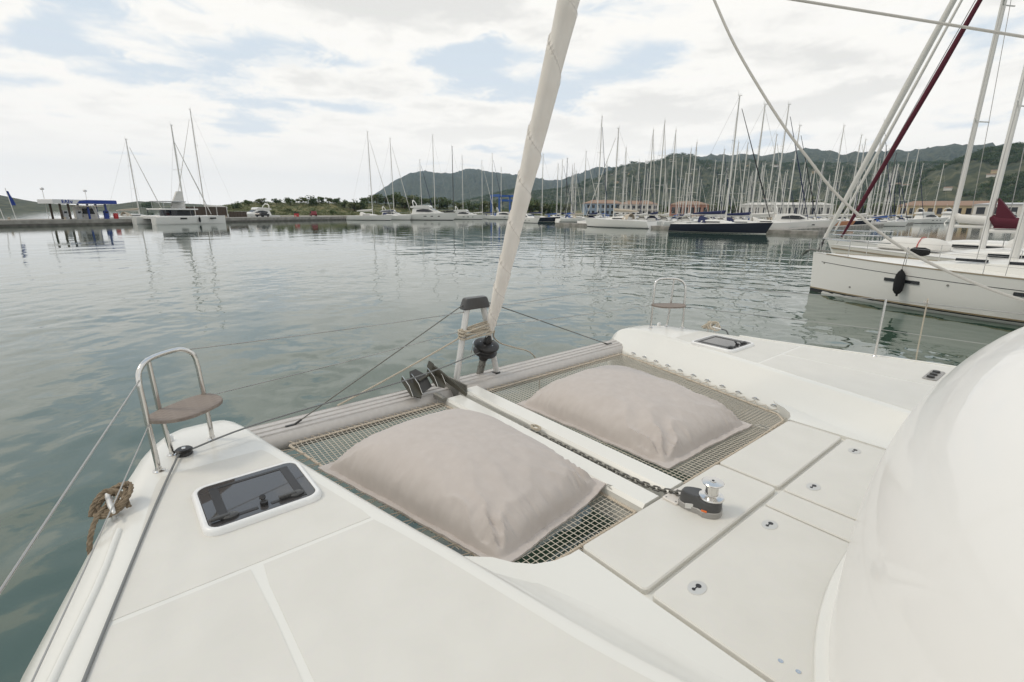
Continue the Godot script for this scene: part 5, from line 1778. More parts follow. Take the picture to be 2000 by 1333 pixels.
func block(called: String, size: Vector3, at: Vector3, m: Material, parent: Node3D, e := 0.0, turn := 0.0) -> MeshInstance3D:
	var mb := MB.new()
	mb.bev(Vector3(0, size.y * 0.5, 0), size, e)
	var o := part(called, mb.commit(), m, parent)
	o.position = at
	o.rotation.y = turn
	return o

func post(called: String, h: float, r: float, at: Vector3, m: Material, parent: Node3D) -> MeshInstance3D:
	var o := part(called, one_tube([Vector3.ZERO, Vector3(0, h, 0)], r, 8), m, parent)
	o.position = at
	return o

func text(s: String, size: float, depth: float, m: Material, parent: Node3D, at: Vector3) -> void:
	var t := TextMesh.new()
	var f := SystemFont.new()
	f.font_names = PackedStringArray(["Droid Sans"])
	f.font_weight = 700
	f.font_italic = true
	t.font = f
	t.text = s
	t.font_size = 64
	t.pixel_size = size / 64.0
	t.depth = depth
	var o := part("lettering", t, m, parent)
	o.position = at

func car(at: Vector3, turn: float, m: Material, tall: float, label: String) -> void:
	var o := thing("parked_car", label, "car", at, turn, "cars parked on the quay")
	var mb := MB.new()
	var side := PackedVector2Array([Vector2(-2.1, 0.35), Vector2(2.1, 0.35), Vector2(2.15, 0.75), Vector2(2.0, 0.9), Vector2(1.1, 1.0), Vector2(0.55, tall), Vector2(-1.5, tall + 0.02), Vector2(-2.0, 1.02), Vector2(-2.15, 0.85)])
	mb.prism(side, -0.85, 0.85, 0.06, Transform3D(Basis(Vector3.RIGHT, Vector3.BACK, Vector3.UP), Vector3.ZERO))
	part("body", mb.commit(), m, o)
	for sd in [-1, 1]:
		mb = MB.new()
		mb.prism(PackedVector2Array([Vector2(0.95, 1.02), Vector2(0.5, tall - 0.08), Vector2(-1.45, tall - 0.06), Vector2(-1.85, 1.04)]), 0.84, 0.862, 0.0, Transform3D(Basis(Vector3.RIGHT, Vector3.BACK * sd, Vector3.UP), Vector3.ZERO))
		part("side_window", mb.commit(), M.window_dark, o)
		for x in [-1.35, 1.35]:
			mb = MB.new()
			mb.lathe([Vector2(0.0, -0.1), Vector2(0.3, -0.1), Vector2(0.33, -0.05), Vector2(0.33, 0.05), Vector2(0.3, 0.1), Vector2(0.0, 0.1)], 16, Transform3D(Basis(Vector3.RIGHT, PI / 2), Vector3(x, 0.33, sd * 0.8)))
			part("wheel", mb.commit(), M.tyre, o)

func motor_yacht(at: Vector3, heading: float, L: float, fly: bool, label: String) -> void:
	var o := thing("motor_yacht", label, "motor yacht", at, -deg_to_rad(heading), "motor yachts in the marina")
	var s := L / 14.0
	var put := func(called: String, me: Mesh, m: Material, parent: Node3D = o) -> MeshInstance3D:
		var q := part(called, me, m, parent)
		if parent == o: q.scale = Vector3.ONE * s
		return q
	var h: MeshInstance3D = put.call("hull", cached("mhull", func() -> Mesh: return hull_mesh(14, 4.4, 1.35, 2.0, 1.6)), M.hull_white)
	put.call("boot_stripe", cached("mboot", func() -> Mesh: return hull_strip(14, 4.4, 1.35, 2.0, 1.6, -0.05, 0.12, 0.015)), M.antifoul, h)
	put.call("deck", cached("mdeck", func() -> Mesh: return deck_mesh(14, 4.4, 1.35, 2.0, 1.6)), M.deck_white)
	for sd in [-1, 1]:
		for k in 3:
			var pw := cached("mport%d%d" % [sd, k], func() -> Mesh:
				var mb := MB.new()
				var p := hull_point(14, 4.4, 1.35, 2.0, 1.6, 0.5 + 0.12 * k, 1.0, sd)
				mb.bev(p, Vector3(0.06, 0.2, 0.8), 0.03)
				return mb.commit())
			put.call("porthole", pw, M.window_dark, h)
	var sup := cached("msup", func() -> Mesh:
		var mb := MB.new()
		var rings := []
		for e in [[-4.6, 0.2, 1.9], [-3.6, 0.9, 2.05], [-2.4, 1.35, 2.5], [-1.0, 1.55, 3.05], [0.2, 1.6, 3.2], [2.8, 1.6, 3.15], [3.6, 1.55, 2.9], [4.0, 1.5, 1.6]]:
			rings.push_back(PackedVector3Array([Vector3(-e[1], 1.4, e[0]), Vector3(e[1], 1.4, e[0]), Vector3(e[1] * 0.97, lerpf(1.4, e[2], 0.55), e[0]), Vector3(e[1] * 0.78, e[2], e[0]), Vector3(-e[1] * 0.78, e[2], e[0]), Vector3(-e[1] * 0.97, lerpf(1.4, e[2], 0.55), e[0])]))
		mb.loft(rings)
		return mb.commit(35))
	var sp: MeshInstance3D = put.call("deckhouse", sup, M.hull_white)
	for sd in [-1, 1]:
		var wm := cached("mwin%d" % sd, func() -> Mesh:
			var mb := MB.new()
			plate(mb, [Vector3(sd * 1.36, 2.25, -2.0), Vector3(sd * 1.52, 2.75, -0.8), Vector3(sd * 1.55, 2.85, 0.6), Vector3(sd * 1.58, 2.6, 2.4), Vector3(sd * 1.62, 2.15, 2.5), Vector3(sd * 1.60, 2.05, -1.0)], 0.09)
			return mb.commit())
		put.call("side_window", wm, M.window_dark, sp)
	var ws := cached("mscreen", func() -> Mesh:
		var mb := MB.new()
		plate(mb, [Vector3(-0.95, 2.42, -2.55), Vector3(0.95, 2.42, -2.55), Vector3(1.05, 3.0, -1.2), Vector3(-1.05, 3.0, -1.2)], 0.10)
		return mb.commit())
	put.call("windscreen", ws, M.window_dark, sp)
	if fly:
		var fb := cached("mfly", func() -> Mesh:
			var mb := MB.new()
			var rings := []
			for e in [[-1.2, 1.1, 3.35], [-0.6, 1.4, 3.75], [0.4, 1.45, 3.8], [2.4, 1.45, 3.7], [4.2, 1.4, 3.5]]:
				rings.push_back(PackedVector3Array([Vector3(-e[1], 3.05, e[0]), Vector3(e[1], 3.05, e[0]), Vector3(e[1], e[2], e[0]), Vector3(-e[1], e[2], e[0])]))
			mb.loft(rings)
			return mb.commit(35))
		put.call("flybridge", fb, M.hull_white)
	put.call("radar_arch", cached("march", func() -> Mesh:
		var mb := MB.new()
		mb.tube(smooth_path([Vector3(-1.4, 3.2, 3.2), Vector3(-1.25, 4.2, 3.5), Vector3(-0.6, 4.75, 3.7), Vector3(0.6, 4.75, 3.7), Vector3(1.25, 4.2, 3.5), Vector3(1.4, 3.2, 3.2)], 4), 0.13, 8)
		mb.lathe([Vector2(0.0, 0.0), Vector2(0.3, 0.0), Vector2(0.32, 0.1), Vector2(0.2, 0.22), Vector2(0.0, 0.25)], 12, Transform3D(Basis.IDENTITY, Vector3(0.3, 4.85, 3.7)))
		mb.tube([Vector3(-0.4, 4.8, 3.7), Vector3(-0.4, 6.3, 3.9)], 0.025, 4)
		return mb.commit()), M.hull_white)
	put.call("bow_rail", cached("mrail", func() -> Mesh:
		var mb := MB.new()
		var q := []
		for k in 13:
			var t := 0.62 + 0.37 * sin(k / 12.0 * PI)
			var p := hull_point(14, 4.4, 1.35, 2.0, 1.6, t, 1.95, -1.0 if k <= 6 else 1.0)
			q.push_back(p + Vector3(0, 0.65, 0))
		mb.tube(q, 0.03, 5)
		for k in [0, 2, 4, 8, 10, 12]: mb.tube([q[k], q[k] - Vector3(0, 0.65, 0)], 0.02, 4)
		return mb.commit(60)), M.steel)

func far_catamaran() -> void:
	var o := thing("moored_catamaran", "white catamaran tied to the quay in front of the fuel station end", "boat", Q(-9.7, -4.6, 0), QTURN - PI / 2)
	# bow at local -z points right along the quay
	var L := 15.0
	for x in [-3.1, 3.1]:
		var h := part("hull", cached("chull", func() -> Mesh: return hull_mesh(17.0, 2.1, 1.55, 1.85, 0.05)), M.hull_white, o)
		h.position.x = x
		for z in [-4.5, 2.6]:
			var mb := MB.new()
			mb.bev(Vector3(-1.05 if x < 0 else 1.05, 1.25, z), Vector3(0.12, 0.32, 1.5), 0.02)
			part("hull_window", mb.commit(), M.window_dark, h)
	var mb := MB.new()
	mb.bev(Vector3(0, 1.5, 1.5), Vector3(6.4, 0.6, 11.5), 0.1)
	part("bridge_deck", mb.commit(), M.hull_white, o)
	mb = MB.new()
	mb.prism(rr(-2.7, 2.7, -1.6, 3.6, 1.0), 1.8, 3.1, 0.05)
	part("deckhouse", mb.commit(), M.window_dark, o)
	mb = MB.new()
	mb.prism(rr(-3.0, 3.0, -2.6, 6.2, 1.2), 3.1, 3.35, 0.08)
	part("roof", mb.commit(), M.hull_white, o)
	mb = MB.new()
	mb.prism(rr(-2.2, 2.2, -0.2, 5.4, 0.5), 4.75, 4.95, 0.05)
	var bim := part("bimini", mb.commit(), M.hull_grey, o)
	for x in [-1.9, 1.9]:
		for z in [0.2, 5.0]: post("bimini_post", 1.5, 0.04, Vector3(x, 3.3, z), M.steel, bim)
	var ms := part("mast", mast_mesh(17.8, 0.16), M.mast_alloy, o)
	ms.position = Vector3(0, 3.3, -0.9)
	mb = MB.new()
	mb.tube([Vector3(-1.3, 0.05, 0.3), Vector3.ZERO, Vector3(1.3, 0.05, 0.3)], 0.04, 5)
	var sp := part("spreader", mb.commit(), M.mast_alloy, ms)
	sp.position.y = 8.5
	part("furled_jib", one_tube([Vector3(0, 2.1, -7.4), Vector3(0, 8.0, -5.0), Vector3(0, 17.5, -1.1)], [0.08, 0.12, 0.05], 6), M.cover_white, o)
	part("crossbeam", one_tube([Vector3(-3.0, 1.7, -7.4), Vector3(3.0, 1.7, -7.4)], 0.12, 8), M.mast_alloy, o)
	mb = MB.new()
	plate(mb, [Vector3(0, 3.4, -0.7), Vector3(0, 7.2, -0.9), Vector3(0, 7.1, 0.4), Vector3(0, 5.0, 1.6), Vector3(0, 3.4, 2.2)], 0.45)
	part("stack_pack", mb.commit(), M.cover_white, o)
	for x in [-1, 1]: part("shroud", one_tube([Vector3(x * 3.4, 1.8, 0.2), Vector3(0, 18.5, -0.9)], 0.02, 4), M.wire, o)
	var f := thing("fender", "black fender on the side of the catamaran at the quay", "fender", o.transform * Vector3(4.32, 0.95, -1.0))
	mb = MB.new()
	mb.lathe([Vector2(0.0, -0.6), Vector2(0.15, -0.5), Vector2(0.2, -0.3), Vector2(0.2, 0.3), Vector2(0.12, 0.5), Vector2(0.03, 0.6), Vector2(0.0, 0.9)], 12)
	part("sleeve", mb.commit(50), M.fender_cloth, f)

func quay() -> void:
	# concrete quay: wall, deck and a darker wet foot
	var mb := MB.new()
	mb.bev(Vector3(0, 0, 0), Vector3(150, 1.0, 12), 0.06)
	var q := ground("quay", mb.commit(), M.concrete)
	q.position = Q(-21.0, 6.0, 0.64)
	q.rotation.y = QTURN
	mb = MB.new()
	mb.box(Vector3(0, 0, 0), Vector3(150.2, 1.0, 12.04))
	q = ground("quay_foot", mb.commit(), M.wet_concrete)
	q.position = Q(-21.0, 6.0, -0.10)
	q.rotation.y = QTURN
	# fuel station
	var o := thing("fuel_station", "fuel station with a white and blue canopy on the far quay", "fuel station", Q(-24.4, 5.0, 1.14), QTURN)
	block("canopy", Vector3(11.4, 0.85, 5.0), Vector3(0, 3.0, 0), M.sign_white, o, 0.08)
	var fas := block("blue_fascia", Vector3(5.6, 0.72, 5.1), Vector3(2.95, 3.07, 0), M.sign_blue, o, 0.03)
	var mb2 := MB.new()
	mb2.prism(PackedVector2Array([Vector2(0, -0.36), Vector2(1.8, -0.36), Vector2(1.8, 0.36), Vector2(0.5, 0.2)]), -0.02, 0.02, 0.0, Transform3D(Basis(Vector3.RIGHT, Vector3.BACK, Vector3.UP), Vector3(-1.65, 3.43, 2.53)))
	part("blue_swoosh", mb2.commit(), M.sign_blue, o)
	text("\u0395\u039b\u0399\u03bd", 0.92, 0.05, M.sign_blue, o, Vector3(-3.3, 3.42, 2.53))
	for p in [Vector2(-4.2, 1.6), Vector2(-2.8, 1.6), Vector2(0.6, 1.6), Vector2(3.9, 1.6), Vector2(-4.2, -1.6), Vector2(0.6, -1.6), Vector2(3.9, -1.6)]:
		block("column", Vector3(0.28, 3.0, 0.28), Vector3(p.x, 0, p.y), M.sign_blue if p.x > 0 else M.brown_fence, o)
	block("kiosk", Vector3(3.2, 2.4, 2.2), Vector3(1.2, 0, -0.6), M.wall_white, o)
	block("kiosk_window", Vector3(2.2, 1.1, 0.1), Vector3(1.2, 1.0, 0.52), M.window_dark, o)
	block("awning", Vector3(5.0, 0.2, 1.8), Vector3(0.5, 2.5, 1.5), M.cover_beige, o)
	var pump := ["leftmost grey fuel pump under the station canopy", "middle grey fuel pump under the station canopy", "blue fuel pump at the right end of the canopy"]
	for k in 3:
		var fp := thing("fuel_pump", pump[k], "fuel pump", Q([-28.0, -25.6, -20.6][k], 3.4, 1.14), QTURN, "fuel pumps")
		block("body", Vector3(0.8, 1.7, 0.5), Vector3.ZERO, [M.hull_grey, M.hull_grey, M.sign_blue][k], fp, 0.03)
		block("display", Vector3(0.5, 0.4, 0.06), Vector3(0, 1.15, 0.26), M.window_dark, fp)
		part("hose", one_tube(smooth_path([Vector3(0.42, 1.4, 0.1), Vector3(0.62, 0.8, 0.2), Vector3(0.5, 0.4, 0.2), Vector3(0.42, 1.0, 0.15)], 4), 0.035, 5), M.tyre, fp)
	var dr := thing("red_barrel", "red round barrel at the right end of the fuel station", "barrel", Q(-19.0, 3.0, 1.14))
	mb2 = MB.new()
	mb2.lathe([Vector2(0.0, 0.0), Vector2(0.42, 0.0), Vector2(0.45, 0.3), Vector2(0.42, 0.32), Vector2(0.45, 0.36), Vector2(0.45, 0.75), Vector2(0.42, 0.8), Vector2(0.45, 0.84), Vector2(0.43, 1.15), Vector2(0.0, 1.17)], 16)
	part("drum", mb2.commit(), M.pump_red, dr)
	var ld := thing("ladder", "pale ladder leaning at the fuel station kiosk", "ladder", Q(-23.0, 2.2, 1.14), QTURN)
	for x in [-0.25, 0.25]: part("rail", one_tube([Vector3(x, 0, 0.4), Vector3(x - 0.4, 3.2, -0.3)], 0.04, 5), M.mast_alloy, ld)
	for k in 8: part("rung", one_tube([Vector3(-0.25 - 0.05 * (k + 0.5), 0.4 * (k + 0.5), 0.35 - 0.085 * k), Vector3(0.25 - 0.05 * (k + 0.5), 0.4 * (k + 0.5), 0.35 - 0.085 * k)], 0.03, 4), M.mast_alloy, ld)
	# masts, flags and lamps on the quay
	for f in [[-36.2, 5.6, true, "blue flag hanging from a pole on the far left quay"], [-37.9, 3.8, false, "thin bare pole at the left end of the quay"]]:
		var fp := thing("flag_pole", f[3], "pole", Q(f[0], 3.0, 1.14), QTURN)
		part("pole", one_tube([Vector3(0.15, 0, 0), Vector3(-0.35, f[1], 0)], 0.06, 6), M.mast_white, fp)
		if f[2]:
			var rows := []
			for j in 7:
				var row := PackedVector3Array()
				for k in 6: row.push_back(Vector3(-0.31 + 0.055 * j + 0.16 * k * (0.4 + 0.06 * j), f[1] - 0.5 - 0.42 * j, 0.05 + 0.07 * sin(k * 2.0 + j)))
				rows.push_back(row)
			mb2 = MB.new()
			mb2.sheet(rows)
			part("flag", mb2.commit(60), M.sign_blue, fp)
	for f in [[-29.1, 5.6, "round headed lamp on a pole left of the fuel sign"], [-21.7, 5.5, "slim lamp pole behind the blue canopy end"]]:
		var lp := thing("quay_lamp", f[2], "lamp", Q(f[0], 7.0, 1.14), QTURN, "quay lamps")
		post("pole", f[1], 0.05, Vector3.ZERO, M.mast_alloy, lp)
		mb2 = MB.new()
		mb2.lathe([Vector2(0.0, 0.0), Vector2(0.25, 0.05), Vector2(0.35, 0.25), Vector2(0.2, 0.45), Vector2(0.0, 0.5)], 12, Transform3D(Basis.IDENTITY, Vector3(0, f[1], 0)))
		part("globe", mb2.commit(50), M.lamp_glass, lp)
	# brown board fence, cars and boxes
	var fe := thing("board_fence", "dark brown board fence on the quay behind the catamaran", "fence", Q(6.4, 8.5, 1.14), QTURN)
	for k in 26: block("board", Vector3(0.46, 2.75, 0.08), Vector3(-6.25 + 0.5 * k, 0, 0.02 * (k % 2)), M.brown_fence, fe)
	for k in 5: block("fence_post", Vector3(0.14, 2.9, 0.14), Vector3(-6.3 + 3.15 * k, 0, 0.14), M.mast_alloy, fe)
	fe = thing("board_fence", "low brown board fence right of the tall quay fence", "fence", Q(16.2, 8.5, 1.14), QTURN)
	for k in 11: block("board", Vector3(0.5, 1.5, 0.08), Vector3(-2.7 + 0.54 * k, 0, 0.02 * (k % 2)), M.brown_fence, fe)
	car(Q(22.4, 6.0, 1.14), QTURN + 0.2, M.car_dark, 1.42, "dark low car parked before the motor yacht on the quay")
	car(Q(43.5, 6.5, 1.14), QTURN + 0.9, M.car_red, 1.72, "dark red tall car parked near the end of the quay")
	var bx := thing("service_box", "red service box standing on the quay by motor yacht", "box", Q(33.6, 4.0, 1.14), QTURN)
	block("cabinet", Vector3(1.2, 1.0, 0.7), Vector3.ZERO, M.pump_red, bx, 0.05)
	block("lid", Vector3(1.3, 0.1, 0.8), Vector3(0, 1.0, 0), M.car_red, bx, 0.02)
	for k in 4:
		var g := thing("mooring_bollard", "mooring bollard on the quay edge, %s from left" % nth(k + 1), "bollard", Q([-38.0, -29.5, 6.0, 30.0][k], 0.8, 1.14), 0.0, "quay bollards")
		mb2 = MB.new()
		mb2.lathe([Vector2(0.0, 0.0), Vector2(0.22, 0.0), Vector2(0.14, 0.12), Vector2(0.14, 0.3), Vector2(0.24, 0.38), Vector2(0.2, 0.46), Vector2(0.0, 0.48)], 14)
		part("bollard_body", mb2.commit(), M.cover_beige, g)
	far_catamaran()
	sailboat(Q(-5.0, 19.0, 0), 60.0, 14.0, 19.8, 0, "beige", "grey", "alloy", "white sloop behind the quay right of the fuel station", "sailboats behind the quay")
	sailboat(Q(16.5, 20.0, 0), -118.0, 19.0, 30.0, 0, "white", "grey", "alloy", "large sloop behind the brown fence with the tallest left mast", "sailboats behind the quay")
	motor_yacht(Q(31.0, 17.5, 0), 241.0, 14.5, true, "white flybridge motor yacht behind the quay with two cars before it")
	motor_yacht(Vector3(92.0, 0, -160.0), 138.0, 19.0, true, "large white flybridge motor yacht in the left pontoon row")
	motor_yacht(Vector3(86.0, 0, -176.0), 140.0, 13.0, true, "white motor yacht stern on between sloops of the left row")
	motor_yacht(Vector3(113.0, 0, -167.0), 140.0, 14.0, true, "white motor yacht in the left row right of the black mast")
	motor_yacht(Vector3(128.0, 0, -160.0), 140.0, 13.0, false, "low white motor boat left of the big furled headsail")
	motor_yacht(Vector3(98.0, 0, -112.0), 190.0, 11.0, false, "small white motor boat left of the long white sloop")
	motor_yacht(Vector3(113.5, 0, -44.5), 150.0, 14.0, false, "white sports motor yacht with dark windows in the right row")
	motor_yacht(Vector3(235.0, 0, -46.0), 120.0, 15.0, true, "white motor yacht afloat before the yellow building")
	motor_yacht(Vector3(262.0, 0, -44.0), 100.0, 16.0, true, "second white motor yacht before the yellow building, further right")
	motor_yacht(Vector3(285.0, 0, -30.0), 110.0, 16.0, true, "white motor yacht far right behind the moored yachts")
	# pontoons
	for p in [[Vector3(88.5, 0, -60.0), 60.0, 0.02], [Vector3(150.0, 0, -41.5), 120.0, 1.50], [Vector3(112.0, 0, -184.0), 90.0, -1.35], [Vector3(170.0, 0, -80.0), 110.0, 0.9], [Vector3(150.0, 0, -130.0), 90.0, 0.75]]:
		mb2 = MB.new()
		mb2.bev(Vector3(0, 0.2, 0), Vector3(2.4, 0.8, p[1]), 0.04)
		var po := ground("pontoon", mb2.commit(), M.concrete)
		po.position = p[0]
		po.rotation.y = -p[2]

const YAW := 39.504

func az(u: float) -> float:
	# compass direction (radians from -z towards +x) of a place seen u along the picture's horizon
	return deg_to_rad(YAW) + atan((u - 1000.0) / 988.0)

func direct_mesh(rows: Array) -> ArrayMesh:
	# smooth heightfield from rows of points, facing up
	var n: int = rows[0].size()
	var m := rows.size()
	var V := PackedVector3Array()
	var N := PackedVector3Array()
	var I := PackedInt32Array()
	for r in rows: V.append_array(r)
	N.resize(V.size())
	for j in m:
		for i in n:
			var a := V[j * n + maxi(i - 1, 0)]
			var b := V[j * n + mini(i + 1, n - 1)]
			var c := V[maxi(j - 1, 0) * n + i]
			var d := V[mini(j + 1, m - 1) * n + i]
			var q := (b - a).cross(d - c).normalized()
			N[j * n + i] = q if q.y > 0 else -q
	for j in m - 1:
		for i in n - 1:
			var a := j * n + i
			var nn := (V[a + 1] - V[a]).cross(V[a + n] - V[a])
			if nn.y > 0: I.append_array([a, a + n, a + 1, a + 1, a + n, a + n + 1])
			else: I.append_array([a, a + 1, a + n, a + 1, a + n + 1, a + n])
	var arr := []
	arr.resize(Mesh.ARRAY_MAX)
	arr[Mesh.ARRAY_VERTEX] = V
	arr[Mesh.ARRAY_NORMAL] = N
	arr[Mesh.ARRAY_INDEX] = I
	var me := ArrayMesh.new()
	me.add_surface_from_arrays(Mesh.PRIMITIVE_TRIANGLES, arr)
	return me

func elev(u: float, v: float) -> float:
	# slope of the line of sight to a skyline point, for a level eye line
	var horizon := 412.7 + (u - 1000.0) * 0.00686
	return (horizon - v) / 988.0 * cos(atan((u - 1000.0) / 988.0))

func hill(called: String, prof: Array, dist: float, m: Material, sd: int, rough: float, du := 5.0) -> Callable:
	var nz := FastNoiseLite.new()
	nz.seed = sd
	nz.frequency = 1.0
	nz.fractal_octaves = 5
	nz.fractal_type = FastNoiseLite.FRACTAL_RIDGED
	var height := func(u: float, k: float) -> float:
		# k: 0 foot, 1 ridge, above 1 the far side
		var e := elev(u, lin(prof, u))
		var top := maxf(0.0, e * dist * 1.0 + 3.3)
		var a := az(u)
		var shape := sin(minf(k, 1.0) * PI / 2) if k <= 1.0 else cos((k - 1.0) * PI / 2)
		var g := nz.get_noise_2d(a * 14.0 * (dist / 2000.0 + 0.5), k * 2.4)
		return top * pow(maxf(shape, 0.0), 1.25) * (1.0 + rough * g * (1.0 - k * k if k <= 1.0 else 0.0)) - 2.0 * (1.0 - minf(k, 1.0))
	var rows := []
	var nk := 26
	for j in nk + 1:
		var k := 1.4 * j / nk
		var row := PackedVector3Array()
		var u: float = prof[0][0]
		while u <= prof[-1][0]:
			var a := az(u)
			var r := dist * lerpf(0.60, 1.0, k)
			row.push_back(Vector3(sin(a) * r, height.call(u, k), -cos(a) * r))
			u += du
		rows.push_back(row)
	ground(called, direct_mesh(rows), m)
	return func(u: float, k: float) -> Vector3:
		var a := az(u)
		var r := dist * lerpf(0.60, 1.0, k)
		return Vector3(sin(a) * r, height.call(u, k), -cos(a) * r)

const SHORE := [[-2.0, 205.0], [9.0, 205.0], [14.0, 200.0], [20.0, 198.0], [26.0, 222.0], [38.0, 232.0], [50.0, 236.0], [62.0, 255.0], [72.0, 292.0], [80.0, 305.0], [92.0, 300.0], [120.0, 280.0]]

func land_height(a: float, r: float, nz: FastNoiseLite) -> float:
	var deg := rad_to_deg(a)
	var r0 := lin(SHORE, deg)
	var bank := lin([[6.0, 1.2], [9.0, 2.5], [12.0, 5.0], [24.0, 5.5], [30.0, 4.0], [36.0, 2.4], [120.0, 2.2]], deg)
	return 1.05 + bank * smoothstep(22.0, 75.0, r - r0) + 1.2 * nz.get_noise_2d(sin(a) * r, cos(a) * r) * smoothstep(20.0, 60.0, r - r0) * (1.0 if deg < 34.0 else 0.2)

func leaf_crown(sd: int, n: int, squash: float) -> ArrayMesh:
	# clumps of leaf-sized faces through an uneven crown of unit radius
	var r := RandomNumberGenerator.new()
	r.seed = sd
	var lobes := []
	for k in 9: lobes.push_back([Vector3(r.randf_range(-0.6, 0.6), r.randf_range(-0.35, 0.55) * squash, r.randf_range(-0.6, 0.6)), r.randf_range(0.28, 0.5)])
	var V := PackedVector3Array()
	var N := PackedVector3Array()
	for i in n:
		var lb: Array = lobes[r.randi() % lobes.size()]
		var d := Vector3(r.randfn(), r.randfn(), r.randfn()).normalized()
		var c: Vector3 = lb[0] + d * lb[1] * pow(r.randf(), 0.35) * Vector3(1, squash, 1)
		var up := (d + Vector3(r.randf_range(-0.7, 0.7), r.randf_range(-0.3, 0.9), r.randf_range(-0.7, 0.7))).normalized()
		var x := up.cross(Vector3(r.randf() - 0.5, r.randf() - 0.5, r.randf() - 0.5)).normalized()
		var y := up.cross(x)
		var s := r.randf_range(0.06, 0.13)
		var q := [c - x * s, c + y * s * 0.8, c + x * s, c - y * s * 0.8]
		for k in [0, 1, 2, 0, 2, 3]:
			V.push_back(q[k])
			N.push_back(-x.cross(y).normalized() if (q[1] - q[0]).cross(q[2] - q[0]).dot(x.cross(y)) > 0 else x.cross(y).normalized())
	var arr := []
	arr.resize(Mesh.ARRAY_MAX)
	arr[Mesh.ARRAY_VERTEX] = V
	arr[Mesh.ARRAY_NORMAL] = N
	var me := ArrayMesh.new()
	me.add_surface_from_arrays(Mesh.PRIMITIVE_TRIANGLES, arr)
	return me

func building(called: String, label: String, u: float, dist: float, w: float, depth: float, wall: float, roof: float, wm: Material, rm: Material, floors: int, cols: int, turn := 0.0, base := 1.6) -> Node3D:
	var a := az(u)
	var o := thing(called, label, "building", Vector3(sin(a) * dist, base, -cos(a) * dist), -a + turn)
	block("wall", Vector3(w, wall, depth), Vector3.ZERO, wm, o)
	var mb := MB.new()
	var e := 0.5
	var A := [Vector3(-w / 2 - e, 0, depth / 2 + e), Vector3(w / 2 + e, 0, depth / 2 + e), Vector3(w / 2 + e, 0, -depth / 2 - e), Vector3(-w / 2 - e, 0, -depth / 2 - e)]
	var ins := minf(depth * 0.45, w * 0.4)
	var R := [Vector3(-w / 2 + ins, roof, 0), Vector3(w / 2 - ins, roof, 0)]
	var from := mb.p.size()
	mb.quad(A[0], A[1], R[1], R[0])
	mb.quad(A[2], A[3], R[0], R[1])
	mb.tri(A[1], A[2], R[1])
	mb.tri(A[3], A[0], R[0])
	mb.quad(A[3], A[2], A[1], A[0])
	mb.fix(from)
	var rf := part("roof", mb.commit(), rm, o)
	rf.position.y = wall
	var fh := wall / floors
	for f in floors:
		for c in cols:
			var x := lerpf(-w / 2, w / 2, (c + 0.5) / cols)
			var win := block("window", Vector3(w / cols * 0.55, fh * 0.55, 0.12), Vector3(x, fh * (f + 0.22), depth / 2), M.window_dark, o)
			block("sill", Vector3(w / cols * 0.62, 0.12, 0.3), Vector3(0, -0.13, 0.06), M.wall_white, win)
	return o

